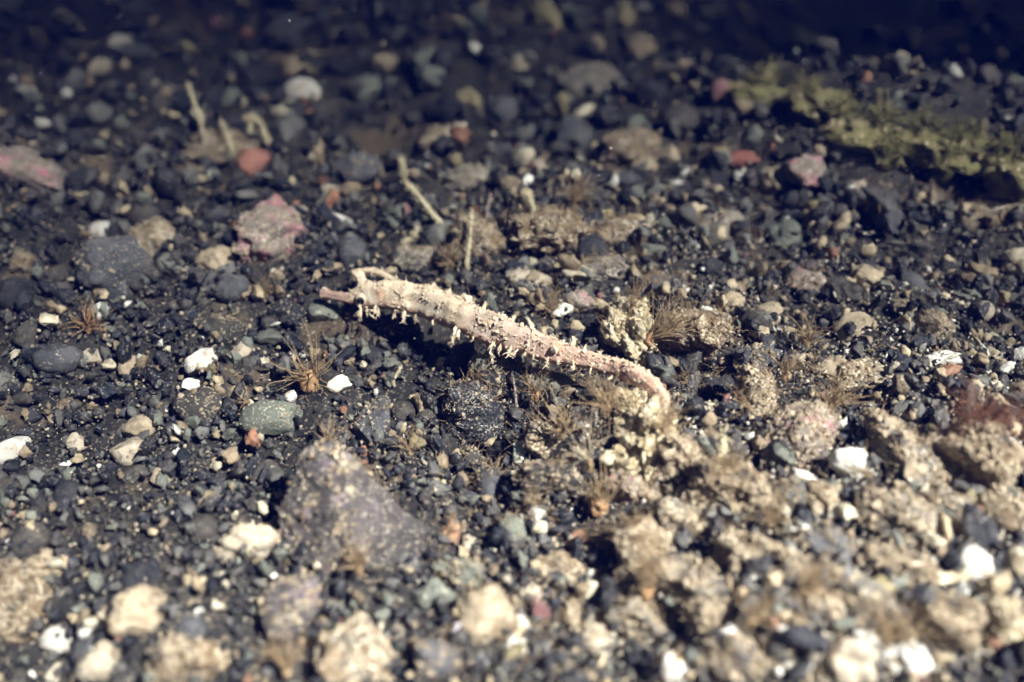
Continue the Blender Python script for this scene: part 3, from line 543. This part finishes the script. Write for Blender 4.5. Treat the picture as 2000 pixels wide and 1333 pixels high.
    rs = [.075 + .03 * noise.noise((i * .5, 1, 1)) for i in range(40)]; rs = [r * (1.8 if i < 14 else .95) for i, r in enumerate(rs)]
    pr = [tube(arch, rs, 7)]
    ss = .02 * np.exp(rng.normal(size=420) * .4); gp = arch[rng.integers(0, 40, 420)] + rng.normal(size=(420, 3)) * .05
    pr.append(scatter(OCTJ, gp, np.stack([ss] * 3, -1), rng)[:2])
    fl = catmull([tuple(fpt(*q, h) - org) for q in [(704, 546), (694, 536), (688, 530)]], 8); pr.append(tube(fl, [.09, .11, .12, .13, .12, .1, .07, .03], 7))
    v, f = join(pr); link('head_crest', np_mesh('head_crest', v, f, False), M['fuzz'], root)
    # eyes, seen one and the far one
    i0 = int(np.argmin(np.linalg.norm(path - np.array(fpt(711, 578, 1.15) - org), axis=1))); t, side, up = frames[i0]
    for sg in (1, -1):
        toward = side * sg; c = Vector(path[i0]) + toward * (rr[i0] * .80) + up * .05
        v, f = ICO[3]
        e_ = link('eye', np_mesh('eye', v * .165, f), M['fish_eye'], root, c)
        pup = link('pupil', np_mesh('pupil', v * .10, f), eye_m, e_, toward * .095 + up * .03)
    # mouth flap and gill plate
    mp = [tuple(fpt(*q, 1.15) - org) for q in [(628, 567), (634, 566), (642, 570)]]
    v, f = tube(catmull(mp, 6), [.03, .06, .07, .07, .05, .03], 7); link('mouth', np_mesh('mouth', v, f), M['fish_eye'], root)
    fin = []
    for k in range(14):                                # small transparent-looking dorsal fin rays on the back
        u = .47 + k * .006; i = int(u * N_); p = Vector(path[i]) + frames[i][2] * rr[i] * .95; d = (frames[i][2] + frames[i][0] * .9).normalized()
        fin.append(tube([p, p + d * .16, p + d * .26], [.012, .009, .004], 4))
    v, f = join(fin); link('dorsal_fin', np_mesh('dorsal_fin', v, f), M['fuzz'], root)
    MARKS.extend([(632, 575, 'the pipefish snout'), (760, 580, 'the pipefish head'), (1280, 770, 'the pipefish tail tip')])
M['fish_eye'] = stone('pale_eye_ring', (.46, .33, .24), (.60, .48, .36), low=6, speck_amt=.1, bump=.2)
pipefish()

# ------------------------------------------------------------------ hydroids, anemones, twigs, weed
def strand(rg, p, d, L_, r, bend, sides=4, n=6):
    pts = []; rs = []; d = d.normalized(); ax = Vector([rg.gauss(0, 1) for _ in range(3)]); q = Vector(p)
    for i in range(n):
        u = i / (n - 1); pts.append(q.copy()); rs.append(r * (1 - .72 * u)); q = q + d * (L_ / (n - 1)); d = (d + ax.cross(d) * bend / n).normalized()
    return tube(pts, rs, sides)
def tuft(name, label, cat, px, py, n, len_px, mat, spread=1.0, lean=(0, 0), base_px=10, lift=.25, rpx=2.0, bend=.7, single=False, group=None, mark=None, basemat=None, seed=None):
    SEED[0] += 1; rg = random.Random(SEED[0]); p = at(px, py, lift); z = proj(p)[2]; u = z / FPX
    root = empty(name, p); tag(root, label, cat, group)
    b = base_px * u; FOOT.append((p.x, p.y, 3 * b, 3 * b, 0))
    v, f = rock_verts(SEED[0], 3, (b * .8, b * .8, b * 1.3), 2, .3, .14, .04)
    link('column' if cat == 'anemone' else 'holdfast', np_mesh('tuft_base', v, f), M[basemat or mat], root, (0, 0, -b * .5))
    parts = []
    n = int(n * (1.0 if single else 1.7)); rpx *= .9 if single else .72
    for i in range(n):
        a = rg.uniform(0, 2 * math.pi); e = rg.uniform(.15, 1.0) * spread
        d = RT * (math.cos(a) * e + lean[0]) + UP * (math.sin(a) * e * .8 + lean[1] + .35) - FWD * rg.uniform(.0, .6)
        L_ = len_px * u * rg.choice((rg.uniform(.25, .7), rg.uniform(.6, 1.2))); o_ = d.normalized() * b * .5 + Vector([rg.gauss(0, b * .3) for _ in range(3)])
        v, f = strand(rg, o_, d, L_, rpx * u * rg.uniform(.5, 1.1), bend * rg.uniform(.3, 2.2))
        if not single and rg.random() < .5:                 # side branches
            k_ = rg.uniform(.3, .7); q_ = o_ + d.normalized() * L_ * k_ * .9
            v, f = join([(v, f), strand(rg, q_, d + Vector([rg.gauss(0, .6) for _ in range(3)]), L_ * .4, rpx * u * .5, bend)])
        if single: link('tentacle', np_mesh('tentacle', v, f), M[mat], root)
        else: parts.append((v, f))
    if parts:
        v, f = join(parts); nm = 'polyp_strands'; tag(link(nm, np_mesh(nm, v, f), M[mat], root), kind='stuff')
    if mark: MARKS.append((px, py, mark))
    return root
T = tuft
T('sea_anemone', 'brown tentacled anemone with an orange column, left of the hollow below the snout', 'anemone', 606, 738, 44, 78, 'weed', 1.15, (0, .1), 22, .3, 2.1, .9, True, basemat='anemone', mark='the orange anemone')
T('hydroid', 'feathery golden hydroid fanning out right from the yellow sponge rock', 'hydroid', 1268, 662, 40, 88, 'weed', .75, (.75, .25), 14, 1.0, 2.0, .5, False, basemat='anemone', mark='the golden hydroid')
T('hydroid', 'golden frond bundle sweeping up from the yellow sponge rock side', 'hydroid', 1300, 645, 34, 62, 'weed', .7, (.5, .6), 8, 1.0, 1.6, .5)
T('hydroid', 'sparse brown hydroid on top of the yellow sponge rock', 'hydroid', 1232, 602, 16, 56, 'weed', .8, (0, .6), 6, 1.1, 1.6, .4)
T('sea_anemone', 'dense brown tentacled anemone left of the white shell shard', 'anemone', 1096, 842, 46, 78, 'weed', 1.0, (.1, .25), 14, .45, 2.3, .7, True, basemat='weed', mark='the dense brown anemone')
T('sea_anemone', 'anemone with long pale curved tentacles right of the pale mint pebble', 'anemone', 1150, 905, 26, 100, 'weed_pale', .9, (-.2, .5), 12, .4, 2.2, 1.1, True, basemat='weed', mark='the pale curved anemone')
T('sea_anemone', 'soft brown anemone below the anemone with pale curved tentacles', 'anemone', 1172, 985, 34, 82, 'weed', .8, (.05, .45), 22, .4, 3.0, .6, True, basemat='anemone', mark='the soft brown anemone')
T('sea_anemone', 'small brown anemone below the striped stone under the tail', 'anemone', 1046, 768, 24, 56, 'weed', 1.0, (.1, .4), 12, .4, 1.8, .6, False, basemat='anemone')
T('hydroid', 'pale brown star-shaped hydroid right below the tail tip', 'hydroid', 1300, 832, 22, 66, 'weed', 1.0, (0, .4), 12, .7, 2.6, .4)
T('hydroid', 'brown hydroid fringe across the yellow rubble column', 'hydroid', 1186, 792, 30, 66, 'weed', 1.1, (-.2, .3), 14, .7, 2.2, .6)
T('hydroid', 'thin hydroid standing behind the purple-grey boulder', 'hydroid', 640, 866, 10, 56, 'weed', .9, (0, .6), 6, .5, 2.6, .4, mark='the thin boulder hydroid')
T('hydroid', 'pinkish hydroid with few arms right of the angular slate stone', 'hydroid', 802, 884, 12, 66, 'weed', 1.0, (0, .6), 7, .4, 2.2, .4)
T('hydroid', 'small star-shaped hydroid left of the grey-green oval pebble', 'hydroid', 482, 784, 9, 34, 'weed', 1.2, (0, .1), 5, .4, 1.8, .3)
T('hydroid', 'wispy hydroid in front of the grey crusted rock', 'hydroid', 1264, 1152, 30, 88, 'weed', .6, (0, .8), 16, .4, 2.4, .6, basemat='anemone', mark='the wispy hydroid')
T('hydroid', 'brown hydroid at the top of the brown hydroid rock', 'hydroid', 1240, 1040, 20, 54, 'weed', .9, (.1, .5), 10, .6, 2.4, .6)
T('hydroid', 'dark wispy hydroid above the white upright pebble', 'hydroid', 1042, 982, 14, 52, 'weed', 1.0, (-.1, .4), 6, .4, 1.8, .7)
T('hydroid', 'white-tipped thin hydroid over the shadowed hollow', 'hydroid', 1466, 800, 12, 78, 'weed', .6, (-.8, .5), 6, .6, 1.5, .3)
T('hydroid', 'brown hydroid with fine comb of arms by the striped grey stone', 'hydroid', 1536, 730, 22, 56, 'weed', .7, (.3, .4), 12, .5, 2.4, .7)
T('hydroid', 'brown wisps between the pale upright rock and pinkish tan rock', 'hydroid', 1620, 790, 34, 74, 'weed', 1.0, (.2, .3), 14, .5, 2.2, .6)
T('hydroid', 'dark brown wisps on the gravel below the pinkish grey rock', 'hydroid', 1575, 668, 28, 60, 'weed', 1.0, (0, .4), 10, .3, 2.2, .6)
T('hydroid', 'fine wisps draped over the chalk white stone', 'hydroid', 1700, 930, 14, 66, 'weed', .7, (-.9, .1), 6, .5, 1.4, .4)
T('hydroid', 'brown wisps beside the white wedge pebble', 'hydroid', 1505, 1022, 26, 70, 'weed', 1.1, (.1, .2), 10, .4, 2.0, .6)
T('hydroid', 'brown bushy hydroid on the broad silty rock', 'hydroid', 1420, 920, 36, 60, 'weed', 1.1, (.1, .3), 12, .7, 2.0, .6)
T('hydroid', 'brown feathery wisps below the long dark stone', 'hydroid', 1570, 1150, 40, 88, 'weed', 1.1, (.3, .0), 12, .4, 2.2, .6)
T('hydroid', 'golden brown wisps near the white rounded stone', 'hydroid', 1470, 1210, 30, 74, 'weed', 1.0, (.2, .2), 12, .4, 2.4, .6)
T('hydroid', 'brown wisps at the lower right bottom edge', 'hydroid', 1740, 1240, 40, 100, 'weed', 1.1, (.3, .1), 14, .4, 2.6, .6)
T('hydroid', 'blurred hydroid at the bottom edge left of centre', 'hydroid', 560, 1310, 18, 100, 'weed', .8, (0, .6), 12, .4, 3.4, .5)
T('hydroid', 'brown hydroid at the foot of the boulder', 'hydroid', 700, 1110, 24, 70, 'weed', 1.0, (0, .3), 12, .5, 2.6, .5)
T('hydroid', 'faint brown wisps left of the pipefish snout', 'hydroid', 520, 575, 22, 54, 'weed', 1.2, (0, .2), 6, .2, 1.5, .7)
T('hydroid', 'orange brown wisps on the left gravel', 'hydroid', 172, 640, 22, 60, 'anemone', 1.2, (0, .2), 9, .2, 2.4, .6)
T('hydroid', 'dark bushy hydroid behind the wide tan rubble mound', 'hydroid', 1120, 400, 30, 60, 'weed', .9, (.2, .5), 10, .3, 2.0, .5)
T('hydroid', 'brown fuzzy hydroid at the right of the brown stalked rock', 'hydroid', 880, 512, 34, 44, 'weed', 1.1, (0, .3), 10, .4, 1.8, .6)
T('hydroid', 'brown fuzz along the pipefish back by the orange cream stone', 'hydroid', 1080, 612, 28, 46, 'weed', 1.1, (0, .4), 8, .2, 1.7, .6)
def twig(label, pix, r_px, lift=.3, knob=True, name='twig', mat='twig', group=None):
    SEED[0] += 1; rg = random.Random(SEED[0]); b = at(*pix[0], lift); z = proj(b)[2]; u = z / FPX
    pts = [Vector((0, 0, -.2))]
    for q in pix: d = ray(*q); pts.append(cam.location + d * (z / 1.0) - b)   # keeps the twig upright at its own distance
    P = catmull([tuple(p) for p in pts], 46); rs = [r_px * .85 * u * (1.1 - .5 * i / 45) * (1 + .6 * noise.noise((i * .45, SEED[0], 0))) for i in range(46)]
    o = link(name, np_mesh(name, *tube(P, rs, 8)), M[mat], None, b); tag(o, label, 'twig', group)
    if knob:
        rng = np.random.default_rng(SEED[0]); n = 260; gp = P[rng.integers(3, 46, n)] + rng.normal(size=(n, 3)) * r_px * u * .6; s = np.full((n, 3), r_px * u * .28) * rng.uniform(.6, 1.4, (n, 3))
        v, f, _ = scatter(OCTJ, gp, s, rng); tag(link('silt_crust', np_mesh('silt_crust', v, f, False), M['twig'], o), kind='stuff')
    return o
twig('pale knobbly twig leaning left behind the pipefish', [(874, 450), (850, 425), (825, 393), (806, 370), (793, 357)], 7.5)
twig('thin upright pale twig behind the pipefish back', [(912, 514), (916, 480), (920, 440), (922, 412)], 5)
twig('short bent pale twig on top of the wide tan rubble mound', [(1046, 420), (1040, 402), (1032, 384), (1026, 378)], 6)
twig('blurred pale twig standing behind the leaning knobbly twig', [(792, 345), (786, 325), (784, 308)], 6)
twig('pale curled twig left of the brown stalked rock', [(790, 475), (806, 462), (815, 445)], 6)
twig('dead pale twig standing at upper left behind the tan rubble', [(398, 262), (388, 225), (376, 190), (366, 162)], 5.5, .5)
twig('hooked pale twig behind the coral red stone', [(520, 270), (506, 240), (492, 232), (488, 260)], 7, .5)
twig('short brown twig left of the hooked pale twig', [(452, 290), (440, 255), (430, 236)], 6, .5)
twig('pink thin twig between the upright twig and tan mound', [(950, 430), (953, 405), (958, 378)], 4.5, mat='pinkcrust', knob=False)
twig('pale crusted finger sponge right of the yellow rubble column', [(1402, 925), (1408, 895), (1414, 868), (1408, 854)], 10, .4)
twig('small pale branch in the shade left of the rough black stone', [(768, 742), (776, 730), (783, 716)], 3.5)
twig('thin red brown stem in the shade right of the belly stone', [(1008, 790), (1006, 765), (1002, 738)], 4, mat='pinkcrust', knob=False)
for i, (px, py, w, h) in enumerate([(1500, 195, 150, 60), (1610, 215, 130, 60), (1690, 262, 140, 64), (1800, 290, 150, 70), (1900, 305, 150, 76), (1990, 350, 120, 80)]):
    H('rock', ('olive crusted rock %s the far ridge' % ['at the left end of', 'second from the left on', 'at the dip of', 'right of the middle of', 'second from the right on', 'at the right end of'][i]), 'rock', px, py, w, h, 'green', roll=12, sub=4, lump=.35, rough=.3, fine=.05, grain=160, gsize=.05, gmat='goldgrain', group='olive rocks of the far ridge')
# olive weed along the far right ridge
for i, (px, py, n, L_) in enumerate([(1480, 190, 90, 60), (1570, 195, 120, 70), (1640, 235, 120, 70), (1720, 250, 130, 80), (1800, 275, 130, 80), (1880, 285, 130, 90), (1960, 320, 120, 90), (1740, 310, 110, 60), (1850, 330, 110, 60), (1500, 160, 60, 50)]):
    words = ['leftmost olive weed clump on the far ridge', 'second olive weed clump from the left on the far ridge', 'olive weed clump at the bend of the far ridge', 'middle olive weed clump along the far ridge crest', 'olive weed clump right of the ridge middle', 'second olive weed clump from the right on the ridge', 'rightmost olive weed clump at the picture edge', 'low olive weed clump in front of the ridge middle', 'low olive weed clump in front of the ridge right half', 'yellowish weed arm rising at the left ridge end'][i]
    T('weed_clump', words, 'seaweed', px, py - 12, int(n * .55), L_ * .45, 'green', 1.3, (0, .0), 26, .45, 4.2, 1.4, False, group='olive weed clumps on the far ridge')
MARKS.append((1700, 245, 'the olive weed ridge'))
T('red_weed', 'red brown weed tuft on the cream rock at right edge', 'seaweed', 1920, 830, 190, 100, 'redweed', 1.4, (0, -.3), 16, .7, 2.2, 1.6, mark='the red weed')

# short brown algal fuzz binding the stones, and crumbs of silt: nobody could count it
def algae_fuzz():
    rg = random.Random(77); parts = []
    def centre(x): return max(0, 1 - abs(x - 1250) / 520)
    todo = []
    for c, v, f in ROCKS:
        px, py, z = proj(c)
        if not (820 < px < 2000 and 380 < py < 1340): continue
        nr = vnormals(v, f); ok = np.where(nr[:, 2] > .0)[0]; n = int(26 + 80 * np.abs(v).max() * (.4 + centre(px)))
        for j in NR.choice(ok, n): todo.append((c + Vector(v[j]), Vector(nr[j])))
    for q_ in range(4600):
        px = rg.gauss(1230, 330 if q_ % 2 else 190); py = rg.uniform(400, 1320); q = at(px, py, .08); todo.append((q, Vector((0, 0, 1))))
    for q, n in todo:
        if noise.noise(q * .9) < -.1: continue
        u = proj(q)[2] / FPX
        for _ in range(rg.choice((1, 1, 2))):
            d = n + Vector([rg.gauss(0, .8) for _ in range(3)])
            parts.append(strand(rg, q, d, rg.uniform(10, 38) * u, rg.uniform(.55, 1.15) * u, rg.uniform(.2, 2.4), 3, 4))
    v, f = join(parts); tag(link('algae_fuzz', np_mesh('algae_fuzz', v, f), M['fuzz_brown']), 'fine brown algal fuzz growing over the crusted stones', 'algae', kind='stuff')
algae_fuzz()

# ------------------------------------------------------------------ loose pebbles: things of their own
rng = np.random.default_rng(21); rg = random.Random(21)
for q in FISH: w_ = at(q[0], q[1] + 40); FOOT.append((w_.x, w_.y, .5, .6, 0))
FA = np.array([(a, b, c, d) for a, b, c, d, _ in FOOT])
def inside(x, y, pad):
    return bool(np.any(((x - FA[:, 0]) / (FA[:, 2] + pad)) ** 2 + ((y - FA[:, 1]) / (FA[:, 3] + pad)) ** 2 < 1))
SHAPES = []
for k, (nm, rad, fc, lp, rf) in enumerate([('rounded', (1, .9, .75), 1, .1, .04), ('oval', (1, .7, .62), 1, .1, .04), ('angular', (1, .85, .8), 9, .08, .05), ('flat', (1, .85, .42), 3, .1, .05), ('lumpy', (1, .9, .8), 3, .3, .14), ('wedge-shaped', (1, .65, .6), 8, .12, .05)] * 3):
    v, f = rock_verts(3000 + k, 3, rad, fc, lp, rf, .02); SHAPES.append((nm, v, f, {}))
TONES = [('basalt', 'black', 26), ('dark', 'charcoal', 22), ('slate', 'slate-grey', 14), ('grey', 'grey', 8), ('greygreen', 'grey-green', 7), ('tan', 'tan', 7), ('cream', 'cream', 3), ('white', 'white', 1.6), ('crust', 'brown', 5), ('ochre', 'ochre', 2), ('orange', 'orange', .5), ('pinkcrust', 'pink-flecked', 1.5), ('purple', 'mauve-grey', 2)]
TW = np.array([t[2] for t in TONES], float)
PLACED = []; LOOSE = []
tries = 0
NEED = 168
while len(LOOSE) < NEED and tries < 6000:
    tries += 1
    px, py = rng.uniform(-20, 2020), rng.uniform(10, 1345)
    d_px = float(rng.uniform(34, 74)); p = at(px, py); z = proj(p)[2]; r = d_px / 2 * z / FPX
    if inside(p.x, p.y, r * .8): continue
    if any((p.x - q[0]) ** 2 + (p.y - q[1]) ** 2 < ((r + q[2]) * 1.05) ** 2 for q in PLACED): continue
    if 1000 < px < 1330 and 560 < py < 720 and rng.random() < .6: continue
    w = TW.copy(); warm = max(0, min(1, (px - 900) / 800)) * max(0, min(1, (py - 350) / 500))  # more tan to the lower right: real crust, plus brighter light put into colour
    w[5] *= 1 + 2.0 * warm; w[6] *= 1 + 2 * warm; w[8] *= 1 + 4 * warm; w[0] *= 1 - .7 * warm; w[1] *= 1 - .3 * warm
    tn = TONES[rng.choice(len(TONES), p=w / w.sum())]; sh = SHAPES[rng.integers(len(SHAPES))]
    PLACED.append((p.x, p.y, r)); LOOSE.append((p, r, d_px, px, py, tn, sh))
def place_words(px, py, taken):
    c = sorted(MARKS, key=lambda m: (m[0] - px) ** 2 + ((m[1] - py) * 1.2) ** 2)
    out = []
    for mx, my, words in c[:4]:
        dx, dy = px - mx, py - my; dd = math.hypot(dx, dy); near = 'just ' if dd < 75 else ('' if dd < 170 else 'well ')
        if abs(dx) > 2.2 * abs(dy): rel = 'right of' if dx > 0 else 'left of'
        elif abs(dy) > 2.2 * abs(dx): rel = 'in front of' if dy > 0 else 'behind'
        else: rel = ('in front and ' if dy > 0 else 'behind and ') + ('right of' if dx > 0 else 'left of')
        out.append(f'{near}{rel} {words}')
    return out
used = {}; LAB = []
for (p, r, d_px, px, py, tn, sh) in LOOSE:
    size = 'small' if d_px < 46 else ('medium' if d_px < 60 else 'large'); pw = place_words(px, py, used); got = None
    for w in pw:
        s = f'{size} {sh[0]} {tn[1]} pebble {w}'
        if s not in used: got = s; break
    if not got: got = f'{size} {sh[0]} {tn[1]} pebble on the gravel, ' + pw[0]
    used[got] = 1; LAB.append(got)
for (p, r, d_px, px, py, tn, sh), lb in zip(LOOSE, LAB):
    key = tn[0]
    if key not in sh[3]: sh[3][key] = np_mesh('pebble', sh[1], sh[2]); sh[3][key].materials.append(M[key])
    o = bpy.data.objects.new('pebble', sh[3][key]); C.objects.link(o)
    k = r * rng.uniform(.95, 1.1); o.scale = (k, k, k); o.rotation_euler = (rng.uniform(-.5, .5), rng.uniform(-.5, .5), rng.uniform(0, 6.28))
    o.location = (p.x, p.y, hgt(p.x, p.y) + r * .22); tag(o, lb, 'pebble', 'loose pebbles on the gravel')

# ------------------------------------------------------------------ gravel and grit: nobody could count it
def palette(n, warm, rng):
    base = np.array([(.018, .021, .028), (.036, .037, .043), (.068, .064, .061), (.12, .118, .11), (.14, .15, .125), (.26, .20, .13), (.42, .34, .22), (.52, .46, .34), (.74, .71, .64), (.26, .13, .08), (.22, .11, .11), (.26, .22, .12)])
    cool = np.array([20, 24, 19, 13, 9, 7, 5, 2.2, 1.6, .5, .3, .8]); hot = np.array([12, 15, 16, 12, 8, 14, 10, 5, 3.0, .8, .6, 1.4])  # dark left mix, tan right mix: real stone colours carrying the light's falloff too
    cc = np.cumsum(cool / cool.sum()); hc = np.cumsum(hot / hot.sum()); u = rng.random(n)
    a = np.searchsorted(cc, u); b = np.searchsorted(hc, u); k = np.where(rng.random(n) < warm, b, a); k = np.clip(k, 0, 11)
    return base[k] * rng.uniform(.75, 1.25, (n, 1))
def field(n, rmin, rmax, rng, ymax=1345, ymin=0, spread=1.0, lift=.1, clear=True, px_size=True):
    P, S_, Wm = [], [], []
    while len(P) < n:
        px, py = rng.uniform(-160, 2160), rng.uniform(ymin - 30, ymax + 60)
        f0 = flat(px, max(py, -60)); x, y = f0.x, f0.y; z = hgt(x, y); zz = proj((x, y, z))[2]
        cl = noise.noise((x * .55, y * .55, 20.0)) + .5 * noise.noise((x * 1.4, y * 1.4, 30.0))
        if clear and cl < -.22 and rng.random() < .55: continue
        r = (.85 + .5 * max(-.5, noise.noise((x * .4, y * .4, 40.0)))) * (rmin * (rmax / rmin) ** (rng.random() ** 1.6)) * (zz / FPX if px_size else 1)
        wr = min(1, max(0, (px - 900) / 600)) * min(1, max(0, (py - 700) / 400)); r *= 1 + .35 * wr
        if not clear and px < 900 and rng.random() < .45: continue
        if clear and inside(x, y, -r * .3): continue
        P.append((x, y, z + r * rng.uniform(-.1, .9) * 1.0 + rng.uniform(0, lift))); S_.append(r)
        Wm.append(min(1, max(0, (px - 850) / 800)) * min(1, max(0, (py - 350) / 450)) * 1.05 + .35 * (850 < px < 1500 and 380 < py < 640) + .5 * max(0, noise.noise((x * .6, y * .6, 50.0))))  # position mix: tan crust at lower right, with light falloff painted in
    return np.array(P), np.array(S_), np.array(Wm)
PR2 = [rock_verts(5000 + i, 2, (1, .6 + .06 * (i % 6), .5 + .07 * (i % 5)), 6 + (i % 6), .3, .2, .08, facet_d=(.4, .8))[:2] for i in range(24)]
PR1 = [rock_verts(5100 + i, 1, (1, .55 + .07 * (i % 6), .5 + .07 * (i % 5)), 5 + (i % 5), .3, .25, .0, facet_d=(.4, .8))[:2] for i in range(24)]
V_, F_, K_ = [], [], []; b0 = 0
for protos, n, a, b, y0, y1, lift in [(PR2, 2000, 14, 29, 420, 1345, .26), (PR1, 6600, 6, 17, 380, 1345, .16), (PR1, 2500, 8, 34, 0, 420, .25)]:
    P, S_, Wm = field(n, a, b, rng, y1, y0, lift=lift); sc = S_[:, None] * rng.uniform(.8, 1.25, (n, 3))
    v, f, k = scatter(protos, P, sc, rng, palette(n, Wm, rng)); V_.append(v); F_.append(f + b0); K_.append(k); b0 += len(v)
tag(link('gravel', np_mesh('gravel', np.concatenate(V_), np.concatenate(F_), True, np.concatenate(K_)), M['gravel']), 'dark volcanic gravel mixed with pale grains covering the seabed', 'gravel', kind='stuff')
n = 23000; P, S_, Wm = field(n, 1.5, 5.5, rng, 1345, 330, lift=.26, clear=False)
pal = np.array([(.05, .05, .052), (.16, .14, .11), (.34, .28, .2), (.5, .43, .31), (.7, .65, .55)]); kk = pal[np.clip((rng.random(n) * 4 + Wm * 1.6).astype(int), 0, 4)] * rng.uniform(.7, 1.2, (n, 1))  # grains paler as Wm grows, partly standing in for stronger light
v, f, k = scatter(OCTJ, P, S_[:, None] * rng.uniform(.7, 1.3, (n, 3)), rng, kk)
tag(link('grit', np_mesh('grit', v, f, False, k), M['gravel']), 'pale sand grains strewn over the gravel', 'sand', kind='stuff')
# specks adrift in the water
n = 110; P = []
for _ in range(n):
    px, py = rng.uniform(0, 2000), rng.uniform(0, 900) ** 1.0; d = ray(px, py); t = rng.uniform(.5, .92); g = at(px, py); P.append(tuple(cam.location.lerp(g, t)))
P = np.array(P); s = np.array([rng.uniform(.6, 1.5) * proj(p)[2] / FPX for p in P])
v, f, _ = scatter(OCTJ, P, np.stack([s] * 3, -1), rng)
tag(link('drifting_specks', np_mesh('drifting_specks', v, f, False), M['shell']), 'tiny pale specks adrift in the water', 'particles', kind='stuff')
